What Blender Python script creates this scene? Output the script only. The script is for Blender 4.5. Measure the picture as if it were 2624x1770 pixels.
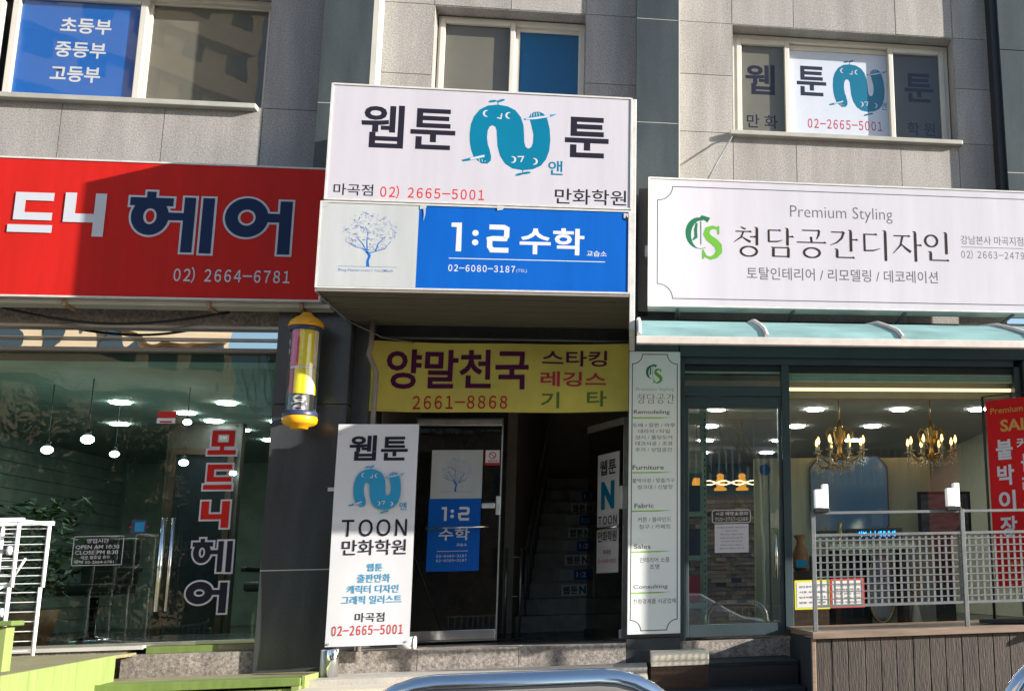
import bpy, bmesh, math, random
from mathutils import Matrix, Vector
random.seed(7)
scn = bpy.context.scene
for o in list(bpy.data.objects): bpy.data.objects.remove(o, do_unlink=True)
COL = scn.collection

# ------------------------------------------------------------------ camera, sky, sun, exposure
YAW, PITCH, ROLL = 0.174749, 0.1976383, -0.0261547
def cam_axes(a, b, c):
    f = Vector((math.sin(a)*math.cos(b), math.cos(a)*math.cos(b), math.sin(b)))
    r = Vector((math.cos(a), -math.sin(a), 0)); u = r.cross(f)
    return r*math.cos(c)+u*math.sin(c), u*math.cos(c)-r*math.sin(c), f
cr, cu, cf = cam_axes(YAW, PITCH, ROLL)
cd = bpy.data.cameras.new('camera'); cam = bpy.data.objects.new('camera', cd); COL.objects.link(cam)
cam.matrix_world = Matrix(((cr.x, cu.x, -cf.x, 0.0), (cr.y, cu.y, -cf.y, -9.4), (cr.z, cu.z, -cf.z, 1.5), (0, 0, 0, 1)))
cd.sensor_fit = 'HORIZONTAL'; cd.sensor_width = 36; cd.lens = 2738.0/2624*36
cd.shift_x = (1312-2098)/2624; cd.shift_y = (946.7-885)/2624
cd.clip_start = 0.05; cd.clip_end = 2000
scn.camera = cam
SUN = Vector((2.85, -1.0, 0.9)).normalized()
w = bpy.data.worlds.new('World'); scn.world = w; w.use_nodes = True
nt = w.node_tree; nt.nodes.clear()
sky = nt.nodes.new('ShaderNodeTexSky'); sky.sky_type = 'NISHITA'; sky.sun_disc = False
sky.sun_elevation = math.asin(SUN.z); sky.sun_rotation = math.atan2(SUN.x, SUN.y)
sky.air_density = 1.0; sky.dust_density = 0.6; sky.ozone_density = 1.5
bg = nt.nodes.new('ShaderNodeBackground'); bg.inputs[1].default_value = 0.115
wo = nt.nodes.new('ShaderNodeOutputWorld')
nt.links.new(sky.outputs[0], bg.inputs[0]); nt.links.new(bg.outputs[0], wo.inputs[0])
sd = bpy.data.lights.new('sun', 'SUN'); sd.energy = 5.0; sd.angle = math.radians(0.53); sd.color = (1.0, 0.94, 0.84)
so = bpy.data.objects.new('sun', sd); COL.objects.link(so); so.rotation_euler = SUN.to_track_quat('Z', 'Y').to_euler(); so.location = (20, -7, 12)
scn.view_settings.view_transform = 'Standard'; scn.view_settings.look = 'None'
scn.view_settings.gamma = 1.0; scn.view_settings.use_curve_mapping = False
scn.view_settings.exposure = 1.18
scn.cycles.max_bounces = 10; scn.cycles.transparent_max_bounces = 24; scn.cycles.glossy_bounces = 5
scn.cycles.caustics_reflective = False; scn.cycles.caustics_refractive = False

# ------------------------------------------------------------------ materials
def srgb(r, g, b):
    return tuple((c/255/12.92 if c/255 <= .04045 else ((c/255+.055)/1.055)**2.4) for c in (r, g, b))
def base(name):
    m = bpy.data.materials.new(name); m.use_nodes = True
    n = m.node_tree; p = n.nodes['Principled BSDF']; return m, n, p
def mat(name, col, rough=.5, metal=0., noise=0., scale=8., bump=0., bscale=60., col2=None, emit=None, spec=.5, stretch=None, detail=4):
    """colour varied by two noises, optional fine bump"""
    m, n, p = base(name); L = n.links
    p.inputs['Roughness'].default_value = rough; p.inputs['Metallic'].default_value = metal
    p.inputs['Specular IOR Level'].default_value = spec
    p.inputs['Base Color'].default_value = (*col, 1)
    tc = n.nodes.new('ShaderNodeTexCoord'); mp = n.nodes.new('ShaderNodeMapping'); L.new(tc.outputs['Object'], mp.inputs[0])
    if stretch: mp.inputs['Scale'].default_value = stretch
    if noise or col2:
        a = n.nodes.new('ShaderNodeTexNoise'); a.inputs['Scale'].default_value = scale; a.inputs['Detail'].default_value = detail; a.inputs['Roughness'].default_value = .65
        L.new(mp.outputs[0], a.inputs[0])
        rp = n.nodes.new('ShaderNodeValToRGB'); L.new(a.outputs[0], rp.inputs[0])
        c2 = col2 or tuple(max(0, c*(1-noise)) for c in col); c1 = col if col2 else tuple(min(1, c*(1+noise)) for c in col)
        rp.color_ramp.elements[0].position = .32; rp.color_ramp.elements[1].position = .68
        rp.color_ramp.elements[0].color = (*c2, 1); rp.color_ramp.elements[1].color = (*c1, 1)
        L.new(rp.outputs[0], p.inputs['Base Color'])
        mr = n.nodes.new('ShaderNodeMapRange'); mr.inputs[3].default_value = max(.02, rough-.08); mr.inputs[4].default_value = min(1, rough+.1)
        L.new(a.outputs[0], mr.inputs[0]); L.new(mr.outputs[0], p.inputs['Roughness'])
    if bump:
        b = n.nodes.new('ShaderNodeTexNoise'); b.inputs['Scale'].default_value = bscale; b.inputs['Detail'].default_value = 3
        L.new(mp.outputs[0], b.inputs[0]); bp = n.nodes.new('ShaderNodeBump'); bp.inputs['Strength'].default_value = bump; bp.inputs['Distance'].default_value = .01
        L.new(b.outputs[0], bp.inputs['Height']); L.new(bp.outputs[0], p.inputs['Normal'])
    if emit:
        p.inputs['Emission Color'].default_value = (*emit[0], 1); p.inputs['Emission Strength'].default_value = emit[1]
    return m
def granite_mat(name, c0, c1, c2, scale=70, bump=.35, stain=.12):
    m, n, p = base(name); L = n.links
    tc = n.nodes.new('ShaderNodeTexCoord')
    v = n.nodes.new('ShaderNodeTexNoise'); v.inputs['Scale'].default_value = scale; v.inputs['Detail'].default_value = 5; v.inputs['Roughness'].default_value = .8
    L.new(tc.outputs['Object'], v.inputs[0])
    r = n.nodes.new('ShaderNodeValToRGB'); e = r.color_ramp.elements
    e[0].position = .36; e[0].color = (*c0, 1); e[1].position = .66; e[1].color = (*c2, 1); x = e.new(.5); x.color = (*c1, 1)
    L.new(v.outputs[0], r.inputs[0])
    big = n.nodes.new('ShaderNodeTexNoise'); big.inputs['Scale'].default_value = 1.7; big.inputs['Detail'].default_value = 6
    mp = n.nodes.new('ShaderNodeMapping'); mp.inputs['Scale'].default_value = (3.6, 1, .6); L.new(tc.outputs['Object'], mp.inputs[0]); L.new(mp.outputs[0], big.inputs[0])
    mr = n.nodes.new('ShaderNodeMapRange'); mr.inputs[1].default_value = .3; mr.inputs[2].default_value = .7; mr.inputs[3].default_value = 1-stain; mr.inputs[4].default_value = 1+stain
    L.new(big.outputs[0], mr.inputs[0])
    oi = n.nodes.new('ShaderNodeObjectInfo'); mr2 = n.nodes.new('ShaderNodeMapRange'); mr2.inputs[3].default_value = .89; mr2.inputs[4].default_value = 1.08; L.new(oi.outputs['Random'], mr2.inputs[0])
    mu = n.nodes.new('ShaderNodeMath'); mu.operation = 'MULTIPLY'; L.new(mr.outputs[0], mu.inputs[0]); L.new(mr2.outputs[0], mu.inputs[1])
    mx = n.nodes.new('ShaderNodeVectorMath'); mx.operation = 'SCALE'; L.new(r.outputs[0], mx.inputs[0]); L.new(mu.outputs[0], mx.inputs['Scale'])
    L.new(mx.outputs[0], p.inputs['Base Color']); p.inputs['Roughness'].default_value = .75
    b = n.nodes.new('ShaderNodeBump'); b.inputs['Strength'].default_value = bump; b.inputs['Distance'].default_value = .006; L.new(v.outputs[0], b.inputs['Height']); L.new(b.outputs[0], p.inputs['Normal'])
    return m
def glass(name, tint, refl=.1, rough=0., wav=0.):
    m = bpy.data.materials.new(name); m.use_nodes = True; n = m.node_tree; n.nodes.clear(); L = n.links
    t = n.nodes.new('ShaderNodeBsdfTransparent'); t.inputs[0].default_value = (*tint, 1)
    g = n.nodes.new('ShaderNodeBsdfGlossy'); g.inputs['Roughness'].default_value = rough; g.inputs[0].default_value = (.95, 1, .97, 1)
    fr = n.nodes.new('ShaderNodeFresnel'); ge = n.nodes.new('ShaderNodeNewGeometry'); ir = n.nodes.new('ShaderNodeMapRange'); ir.inputs[3].default_value = 1.45; ir.inputs[4].default_value = 1/1.45
    L.new(ge.outputs['Backfacing'], ir.inputs[0]); L.new(ir.outputs[0], fr.inputs[0])
    ad = n.nodes.new('ShaderNodeMath'); ad.operation = 'ADD'; ad.inputs[1].default_value = refl; ad.use_clamp = True; L.new(fr.outputs[0], ad.inputs[0])
    if wav:
        tc = n.nodes.new('ShaderNodeTexCoord'); no = n.nodes.new('ShaderNodeTexNoise'); no.inputs['Scale'].default_value = 1.6; no.inputs['Detail'].default_value = 1.5
        L.new(tc.outputs['Object'], no.inputs[0]); b = n.nodes.new('ShaderNodeBump'); b.inputs['Strength'].default_value = wav; b.inputs['Distance'].default_value = .05
        L.new(no.outputs[0], b.inputs['Height']); L.new(b.outputs[0], g.inputs['Normal'])
    mx = n.nodes.new('ShaderNodeMixShader'); L.new(ad.outputs[0], mx.inputs[0]); L.new(t.outputs[0], mx.inputs[1]); L.new(g.outputs[0], mx.inputs[2])
    o = n.nodes.new('ShaderNodeOutputMaterial'); L.new(mx.outputs[0], o.inputs[0]); return m
def emit(name, col, s):
    m = bpy.data.materials.new(name); m.use_nodes = True; n = m.node_tree; n.nodes.clear()
    e = n.nodes.new('ShaderNodeEmission'); e.inputs[0].default_value = (*col, 1); e.inputs[1].default_value = s
    o = n.nodes.new('ShaderNodeOutputMaterial'); n.links.new(e.outputs[0], o.inputs[0]); return m
def poly_mat(name, col):
    m = bpy.data.materials.new(name); m.use_nodes = True; n = m.node_tree; n.nodes.clear(); L = n.links
    tc = n.nodes.new('ShaderNodeTexCoord'); no = n.nodes.new('ShaderNodeTexNoise'); no.inputs['Scale'].default_value = 2.2; no.inputs['Detail'].default_value = 6
    L.new(tc.outputs['Object'], no.inputs[0]); r = n.nodes.new('ShaderNodeValToRGB'); r.color_ramp.elements[0].position = .3; r.color_ramp.elements[1].position = .7
    r.color_ramp.elements[0].color = (*[c*.55 for c in col], 1); r.color_ramp.elements[1].color = (*col, 1); L.new(no.outputs[0], r.inputs[0])
    d = n.nodes.new('ShaderNodeBsdfDiffuse'); t = n.nodes.new('ShaderNodeBsdfTranslucent'); g = n.nodes.new('ShaderNodeBsdfGlossy'); g.inputs['Roughness'].default_value = .25
    L.new(r.outputs[0], d.inputs[0]); L.new(r.outputs[0], t.inputs[0])
    m1 = n.nodes.new('ShaderNodeMixShader'); m1.inputs[0].default_value = .33; L.new(d.outputs[0], m1.inputs[1]); L.new(t.outputs[0], m1.inputs[2])
    m2 = n.nodes.new('ShaderNodeMixShader'); m2.inputs[0].default_value = .12; L.new(m1.outputs[0], m2.inputs[1]); L.new(g.outputs[0], m2.inputs[2])
    o = n.nodes.new('ShaderNodeOutputMaterial'); L.new(m2.outputs[0], o.inputs[0]); return m

M = {}
M['granite'] = granite_mat('granite', (.19, .178, .17), (.31, .292, .278), (.43, .41, .39), 74, .4, .16)
M['granite_low'] = granite_mat('granite_low', (.14, .115, .10), (.27, .235, .21), (.44, .40, .36), 38, .9, .2)
M['joint'] = mat('joint', (.42, .40, .36), .9, noise=.1)
M['darkstone'] = granite_mat('darkstone', (.032, .041, .044), (.044, .055, .059), (.060, .071, .076), 130, .12, .22)
M['pilaster'] = granite_mat('pilaster', (.032, .035, .040), (.050, .054, .060), (.073, .078, .084), 160, .1, .25)
M['pilaster'].node_tree.nodes['Principled BSDF'].inputs['Roughness'].default_value = .22
M['darkstone'].node_tree.nodes['Principled BSDF'].inputs['Roughness'].default_value = .38
M['trim_white'] = mat('trim_white', (.50, .49, .44), .45, noise=.08, scale=3)
M['pvc'] = mat('pvc', (.58, .55, .49), .4, noise=.06, scale=2)
M['sill'] = mat('sill', (.38, .37, .33), .45, noise=.12, scale=5)
M['signwhite'] = mat('signwhite', (.52, .50, .56), .5, noise=.045, scale=1.3, stretch=(5, 1, .5), spec=.2)
M['signwhite2'] = mat('signwhite2', (.46, .48, .49), .5, noise=.07, scale=1.2, stretch=(4, 1, .6), spec=.2)
M['bannerwhite'] = mat('bannerwhite', (.60, .60, .64), .45, noise=.03, scale=2, bump=.12, bscale=5)
M['alu'] = mat('alu', (.62, .62, .60), .35, metal=.6, noise=.15, scale=12)
M['aluwhite'] = mat('aluwhite', (.58, .57, .55), .4, noise=.12, scale=9)
M['rust'] = mat('rust', (.33, .22, .14), .8, noise=.4, scale=30)
M['red'] = mat('red', (.52, .014, .010), .5, noise=.08, scale=1.6, stretch=(5, 1, .5), spec=.18)
M['blue'] = mat('blue', (.001, .10, .46), .5, noise=.07, scale=1.5, stretch=(5, 1, .5), spec=.2)
M['bluefilm'] = mat('bluefilm', (.003, .125, .48), .25, noise=.05, scale=1.5)
M['navy'] = mat('navy', (.018, .022, .06), .4)
M['ink'] = mat('ink', (.018, .016, .03), .6, spec=.15)
M['darkbrown'] = mat('darkbrown', (.035, .022, .02), .6, spec=.15)
M['textgrey'] = mat('textgrey', (.12, .11, .11), .6, spec=.15)
M['textred'] = mat('textred', (.55, .03, .03), .6, spec=.15)
M['teal'] = mat('teal', (.002, .165, .29), .5, noise=.04, scale=3, spec=.15)
M['skyblue'] = mat('skyblue', (.03, .27, .50), .5, spec=.15)
M['white'] = mat('white', (.66, .66, .67), .45)
M['pinkwhite'] = mat('pinkwhite', (.60, .57, .62), .45)
M['letternavy'] = mat('letternavy', (.012, .03, .085), .6, spec=.15)
M['letterpale'] = mat('letterpale', (.52, .54, .60), .35)
M['yellowcloth'] = mat('yellowcloth', (.58, .50, .10), .8, noise=.10, scale=3, bump=.25, bscale=9)
M['purple'] = mat('purple', (.085, .012, .06), .8, spec=.1)
M['crimson'] = mat('crimson', (.42, .025, .06), .8)
M['oliveink'] = mat('oliveink', (.10, .17, .03), .8)
M['orangeink'] = mat('orangeink', (.42, .03, .03), .8, spec=.1)
M['soffit'] = mat('soffit', (.10, .09, .07), .6, noise=.15, scale=5, stretch=(1, 6, 6))
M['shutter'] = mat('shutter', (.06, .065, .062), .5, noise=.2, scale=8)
M['conduit'] = mat('conduit', (.24, .21, .19), .5, noise=.1)
M['black'] = mat('black', (.012, .012, .014), .5)
M['cable'] = mat('cable', (.01, .01, .012), .5)
M['dkframe'] = mat('dkframe', (.042, .062, .072), .35, noise=.12, scale=4)
M['steelframe'] = mat('steelframe', (.42, .40, .37), .3, metal=.8, noise=.12, scale=6)
M['chrome'] = mat('chrome', (.82, .82, .82), .08, metal=1.)
M['guardsteel'] = mat('guardsteel', (.78, .78, .78), .10, metal=1., noise=.06, scale=14, stretch=(1, 8, 8))
M['stainless'] = mat('stainless', (.66, .66, .65), .16, metal=1., noise=.05, scale=6)
M['galv'] = mat('galv', (.15, .16, .17), .5, metal=.2, noise=.12, scale=12)
M['greenpaint'] = mat('greenpaint', (.245, .31, .10), .55, noise=.10, scale=3, stretch=(3, 3, .4))
M['greenpaint2'] = mat('greenpaint2', (.14, .20, .05), .6, noise=.15, scale=4, stretch=(4, 1, .4))
M['deckwood'] = mat('deckwood', (.24, .21, .11), .7, noise=.3, scale=3, stretch=(1, 9, 9), bump=.2, bscale=20)
M['woodpale'] = mat('woodpale', (.62, .56, .46), .6, noise=.15, scale=4, stretch=(1, 9, 9))
M['woodclad'] = mat('woodclad', (.050, .038, .031), .65, noise=.42, scale=5, stretch=(5, 5, .55), bump=.5, bscale=26, detail=7)
M['woodtrim'] = mat('woodtrim', (.22, .16, .12), .55, noise=.25, scale=4, stretch=(.6, 6, 6))
M['blackwood'] = mat('blackwood', (.030, .036, .044), .8, spec=.12, noise=.3, scale=4, stretch=(1, 8, 8))
M['concrete'] = mat('concrete', (.44, .41, .37), .8, noise=.16, scale=5, bump=.3, bscale=70)
M['asphalt'] = mat('asphalt', (.05, .05, .052), .85, noise=.25, scale=3, bump=.5, bscale=120)
M['paver'] = mat('paver', (.30, .27, .24), .8, noise=.2, scale=2, bump=.3, bscale=60)
M['polycarb'] = poly_mat('polycarb', (.36, .64, .64))
M['awnframe'] = mat('awnframe', (.58, .53, .49), .45, noise=.1)
M['lime'] = mat('lime', (.26, .50, .03), .5)
M['csdark'] = mat('csdark', (.01, .13, .06), .45)
M['cslight'] = mat('cslight', (.12, .36, .03), .45)
M['rail_line'] = mat('rail_line', (.08, .08, .08), .5)
M['barberyellow'] = mat('barberyellow', (.80, .38, .01), .3, noise=.08, scale=6)
M['barberpink'] = mat('barberpink', (.62, .02, .14), .4)
M['stripeyellow'] = mat('stripeyellow', (.80, .66, .0), .4)
M['stripewhite'] = mat('stripewhite', (.80, .74, .72), .4)
M['ringblue'] = mat('ringblue', (.03, .04, .11), .4)
M['gl_hair'] = glass('gl_hair', (.66, .82, .73), .0, wav=.06)
M['gl_transom'] = glass('gl_transom', (.25, .27, .28), .66, wav=.12)
M['gl_door'] = glass('gl_door', (.50, .50, .46), .03, wav=.03)
M['gl_shop'] = glass('gl_shop', (.88, .94, .90), .0, wav=.02)
M['gl_up'] = glass('gl_up', (.92, .94, .95), .0, wav=.03)
M['gl_clear'] = glass('gl_clear', (.97, .97, .97), .03)
M['blind'] = mat('blind', (.15, .135, .105), .8, noise=.05)
M['blind2'] = mat('blind2', (.085, .08, .08), .8, noise=.05)
M['sheetwhite'] = mat('sheetwhite', (.66, .70, .80), .6, noise=.03)
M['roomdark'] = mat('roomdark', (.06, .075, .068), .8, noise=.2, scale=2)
M['hairwall'] = mat('hairwall', (.30, .37, .32), .7, noise=.2, scale=3)
M['hairceil'] = mat('hairceil', (.30, .36, .33), .8, noise=.1, scale=2)
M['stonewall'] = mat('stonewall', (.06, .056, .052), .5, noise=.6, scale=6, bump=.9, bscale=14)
M['hallwall'] = mat('hallwall', (.42, .37, .30), .8, noise=.1)
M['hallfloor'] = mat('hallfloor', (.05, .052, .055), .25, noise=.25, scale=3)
M['stepstone'] = mat('stepstone', (.28, .265, .24), .5, noise=.3, scale=5)
M['bandbrown'] = mat('bandbrown', (.05, .04, .035), .5, noise=.2)
M['beigewall'] = mat('beigewall', (.66, .70, .58), .85, noise=.07, scale=2, stretch=(9, 9, 1.2), bump=.15, bscale=200)
M['shopceil'] = mat('shopceil', (.42, .39, .36), .85, noise=.05)
M['shopwarm'] = mat('shopwarm', (.42, .40, .30), .8, noise=.06)
M['brickbrown'] = mat('brickbrown', (.12, .085, .055), .85, noise=.3, scale=3)
M['brickbrown2'] = mat('brickbrown2', (.19, .135, .085), .85, noise=.3, scale=3)
M['brass'] = mat('brass', (.50, .36, .13), .3, metal=.9)
M['crystal'] = mat('crystal', (.75, .72, .62), .08, metal=.5)
M['candle'] = mat('candle', (.75, .70, .60), .5)
M['flame'] = emit('flame', (1.0, .50, .12), 5)
M['amber'] = emit('amber', (1.0, .42, .05), .42)
M['coolbulb'] = emit('coolbulb', (.80, 1.0, .98), 14)
M['disc'] = emit('disc', (.95, 1.0, .97), 32)
M['warmtwist'] = emit('warmtwist', (1.0, .72, .34), 2.6)
M['cove'] = emit('cove', (1.0, .72, .36), 1.1)
M['led'] = emit('led', (.0, .22, 1.0), 5)
M['greenled'] = emit('greenled', (.1, 1.0, .3), 3)
M['rackgreen'] = mat('rackgreen', (.28, .42, .33), .5, noise=.1)
M['rackwhite'] = mat('rackwhite', (.85, .84, .86), .35)
M['terracotta'] = mat('terracotta', (.30, .12, .05), .6, noise=.2, scale=9)
M['darkwood'] = mat('darkwood', (.045, .022, .012), .5, noise=.3, scale=5, stretch=(1, 1, 8))
M['paperyellow'] = mat('paperyellow', (.62, .60, .04), .6)
M['paperred'] = mat('paperred', (.55, .03, .02), .6)
M['gold'] = mat('gold', (.60, .28, .05), .5)
M['redcloth'] = mat('redcloth', (.62, .010, .012), .6, spec=.15, noise=.06, scale=2, bump=.1, bscale=4)
M['leaf'] = mat('leaf', (.035, .075, .02), .6, noise=.4, scale=9)
M['bark'] = mat('bark', (.12, .10, .08), .9, noise=.3, scale=9)
M['aptbeige'] = mat('aptbeige', (.56, .42, .29), .8, noise=.08, scale=.6)
M['aptgrey'] = mat('aptgrey', (.34, .34, .33), .8, noise=.1, scale=.4)
M['aptbrick'] = mat('aptbrick', (.26, .16, .11), .85, noise=.15, scale=1)
M['winglass'] = mat('winglass', (.03, .045, .06), .08)
M['bluepanel'] = mat('bluepanel', (.06, .12, .20), .4, noise=.1)
M['carwhite'] = mat('carwhite', (.62, .64, .66), .18, noise=.02)
M['rubber'] = mat('rubber', (.015, .015, .015), .8)
M['glaze'] = mat('glaze', (.02, .025, .03), .05)
M['lamphood'] = mat('lamphood', (.80, .77, .75), .35, emit=((1, .97, .92), .12))

# ------------------------------------------------------------------ geometry helpers
def tagp(o, label=None, cat=None, group=None, kind=None):
    if label: o['label'] = label
    if cat: o['category'] = cat
    if group: o['group'] = group
    if kind: o['kind'] = kind
    return o
def root(name, label, cat, loc=(0, 0, 0), rz=0., group=None, rx=0., ry=0.):
    o = bpy.data.objects.new(name, None); COL.objects.link(o); o.location = loc; o.rotation_euler = (rx, ry, rz)
    o.empty_display_size = .1
    return tagp(o, label, cat, group)
def world_loc(o):
    v = Vector((0, 0, 0))
    while o is not None: v += o.location; o = o.parent
    return v
class MB:
    def __init__(s): s.v = []; s.f = []; s.sm = []
    def q(s, pts, smooth=False):
        b = len(s.v); s.v += [tuple(p) for p in pts]; s.f.append(tuple(range(b, b+len(pts)))); s.sm.append(smooth); return s
    def box(s, x0, x1, y0, y1, z0, z1):
        b = len(s.v)
        s.v += [(x, y, z) for x in (x0, x1) for y in (y0, y1) for z in (z0, z1)]
        for f in ((0, 1, 3, 2), (4, 6, 7, 5), (0, 4, 5, 1), (2, 3, 7, 6), (0, 2, 6, 4), (1, 5, 7, 3)):
            s.f.append(tuple(b+i for i in f)); s.sm.append(False)
        return s
    def tube(s, pts, r, n=8, caps=True, closed=False):
        pts = [Vector(p) for p in pts]; rings = []; N = len(pts)
        up = None
        for i, p in enumerate(pts):
            if closed: t = pts[(i+1) % N]-pts[i-1]
            else: t = (pts[min(i+1, N-1)]-pts[max(i-1, 0)])
            t.normalize()
            if up is None or abs(up.dot(t)) > .98: up = Vector((0, 0, 1)) if abs(t.z) < .9 else Vector((0, 1, 0))
            a = t.cross(up).normalized(); bb = a.cross(t).normalized(); up = bb
            rr = r[i] if isinstance(r, (list, tuple)) else r
            b = len(s.v)
            s.v += [tuple(p+a*math.cos(2*math.pi*k/n)*rr+bb*math.sin(2*math.pi*k/n)*rr) for k in range(n)]
            rings.append(b)
        m = N if closed else N-1
        for i in range(m):
            A, B = rings[i], rings[(i+1) % N]
            for k in range(n): s.f.append((A+k, A+(k+1) % n, B+(k+1) % n, B+k)); s.sm.append(n > 5)
        if caps and not closed:
            s.f.append(tuple(rings[0]+k for k in reversed(range(n)))); s.sm.append(False)
            s.f.append(tuple(rings[-1]+k for k in range(n))); s.sm.append(False)
        return s
    def lathe(s, prof, c=(0, 0, 0), n=20, axis='z', smooth=True):
        rings = []
        for (r, z) in prof:
            b = len(s.v)
            for k in range(n):
                a = 2*math.pi*k/n
                if axis == 'z': s.v.append((c[0]+r*math.cos(a), c[1]+r*math.sin(a), c[2]+z))
                else: s.v.append((c[0]+r*math.cos(a), c[1]+z, c[2]+r*math.sin(a)))
            rings.append(b)
        for i in range(len(rings)-1):
            for k in range(n): s.f.append((rings[i]+k, rings[i]+(k+1) % n, rings[i+1]+(k+1) % n, rings[i+1]+k)); s.sm.append(smooth)
        s.f.append(tuple(rings[0]+k for k in reversed(range(n)))); s.sm.append(False)
        s.f.append(tuple(rings[-1]+k for k in range(n))); s.sm.append(False)
        return s
    def sphere(s, c, r, sz=1., n=12, m=8):
        return s.lathe([(max(.0005, r*math.sin(math.pi*i/m)), -r*sz*math.cos(math.pi*i/m)) for i in range(m+1)], c, n)
    def plate(s, poly, y0, y1):
        """closed outline in X,Z given as list, extruded from y0 (front) to y1"""
        b = len(s.v); n = len(poly)
        s.v += [(x, y0, z) for x, z in poly]+[(x, y1, z) for x, z in poly]
        s.f.append(tuple(b+i for i in range(n))); s.sm.append(False)
        s.f.append(tuple(b+n+i for i in reversed(range(n)))); s.sm.append(False)
        for i in range(n): j = (i+1) % n; s.f.append((b+i, b+j, b+n+j, b+n+i)); s.sm.append(False)
        return s
    def build(s, name, m, parent=None, local=False, bevel=0., label=None):
        me = bpy.data.meshes.new(name)
        off = Vector((0, 0, 0)) if (parent is None or local) else world_loc(parent)
        me.from_pydata([(x-off.x, y-off.y, z-off.z) for x, y, z in s.v], [], s.f)
        me.materials.append(M[m] if isinstance(m, str) else m)
        me.polygons.foreach_set('use_smooth', s.sm); me.update(); me.validate()
        o = bpy.data.objects.new(name, me); COL.objects.link(o)
        if parent is not None: o.parent = parent
        if bevel:
            md = o.modifiers.new('bevel', 'BEVEL'); md.width = bevel; md.segments = 2; md.limit_method = 'ANGLE'
        if label: o['label'] = label
        return o
def box(name, m, x0, x1, y0, y1, z0, z1, parent=None, bevel=0., local=False, kind=None, label=None):
    o = MB().box(x0, x1, y0, y1, z0, z1).build(name, m, parent, local, bevel, label)
    if kind: o['kind'] = kind
    return o
def structbox(name, m, *a, **k):
    return box(name, m, *a, kind='structure', **k)
_tc = {}
def wide(body, space):
    """numbers and TOON use the wide digits of the fallback face, set close"""
    if all(c in '0123456789()- ' for c in body): return ''.join(chr(ord(c)+0xFEE0) if c not in ' ' else c for c in body), .60
    if body == 'TOON': return ''.join(chr(ord(c)+0xFEE0) for c in body), .84
    return body, space
def text_mesh(body, bold=0., shear=0., space=1.):
    b0 = body; body, space = wide(body, space)
    if b0 != body and b0 != 'TOON': bold = min(bold, .012)
    key = (body, bold, shear, space)
    if key in _tc: return _tc[key]
    c = bpy.data.curves.new('t', 'FONT'); c.body = body; c.offset = bold; c.shear = shear; c.space_character = space; c.resolution_u = 3
    o = bpy.data.objects.new('t', c); COL.objects.link(o)
    dg = bpy.context.evaluated_depsgraph_get(); me = bpy.data.meshes.new_from_object(o.evaluated_get(dg))
    vs = [v.co.copy() for v in me.vertices]; fs = [tuple(p.vertices) for p in me.polygons]
    bpy.data.objects.remove(o, do_unlink=True); bpy.data.curves.remove(c); bpy.data.meshes.remove(me)
    _tc[key] = (vs, fs); return vs, fs
def text(body, bx, y, m, parent, bold=.012, local=False, name='lettering', shear=0., space=1., wave=None):
    """lettering squeezed into the rectangle bx=(x0,x1,z0,z1) on the plane y"""
    vs, fs = text_mesh(body, bold, shear, space)
    if not vs: return
    a0 = min(v.x for v in vs); a1 = max(v.x for v in vs); b0 = min(v.y for v in vs); b1 = max(v.y for v in vs)
    if wave:     # cut long triangles so the print can follow the folds
        bm = bmesh.new(); bv = [bm.verts.new(v) for v in vs]
        for f in fs: bm.faces.new([bv[i] for i in f])
        sc = (bx[1]-bx[0])/(a1-a0)
        for _ in range(4):
            ed = [e for e in bm.edges if e.calc_length()*sc > .035]
            if not ed: break
            bmesh.ops.subdivide_edges(bm, edges=ed, cuts=1); bmesh.ops.triangulate(bm, faces=bm.faces[:])
        bm.verts.index_update(); vs = [v.co.copy() for v in bm.verts]; fs = [tuple(v.index for v in f.verts) for f in bm.faces]; bm.free()
    x0, x1, z0, z1 = bx; s = MB()
    for v in vs:
        X = x0+(v.x-a0)/(a1-a0)*(x1-x0); Z = z0+(v.y-b0)/(b1-b0)*(z1-z0)
        s.v.append((X, y+(wave(X, Z) if wave else 0), Z))
    s.f = list(fs); s.sm = [False]*len(fs)
    return s.build(name, m, parent, local)
def ribbon(pts, ws, y, s=None, close=False):
    """flat mitred stroke through pts (x,z) of width ws"""
    s = s or MB(); n = len(pts); P = [Vector((a, b)) for a, b in pts]; L = []; R = []
    for i in range(n):
        a = P[i-1] if (i > 0 or close) else None; c = P[(i+1) % n] if (i < n-1 or close) else None
        d1 = (P[i]-a).normalized() if a is not None else None; d2 = (c-P[i]).normalized() if c is not None else None
        if d1 is None: d = d2; k = 1
        elif d2 is None: d = d1; k = 1
        else:
            d = (d1+d2); d = d.normalized() if d.length > 1e-6 else d1; k = 1/max(.5, d.dot(d1))
        nn = Vector((-d.y, d.x)); wd = (ws[i] if isinstance(ws, (list, tuple)) else ws)/2*k
        L.append(P[i]+nn*wd); R.append(P[i]-nn*wd)
    for i in range(n if close else n-1):
        j = (i+1) % n
        s.q([(R[i].x, y, R[i].y), (R[j].x, y, R[j].y), (L[j].x, y, L[j].y), (L[i].x, y, L[i].y)])
    return s
def disc(cx, cz, rx, rz, y, s=None, n=24, hole=0.):
    s = s or MB()
    if hole <= 0: s.q([(cx+rx*math.cos(2*math.pi*k/n), y, cz+rz*math.sin(2*math.pi*k/n)) for k in range(n)])
    else:
        for k in range(n):
            a, b = 2*math.pi*k/n, 2*math.pi*(k+1)/n; hz = max(.0001, rz-(rx-hole)) if hole < rx else 0
            s.q([(cx+rx*math.cos(a), y, cz+rz*math.sin(a)), (cx+rx*math.cos(b), y, cz+rz*math.sin(b)), (cx+hole*math.cos(b), y, cz+hz*math.sin(b)), (cx+hole*math.cos(a), y, cz+hz*math.sin(a))])
    return s
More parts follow.
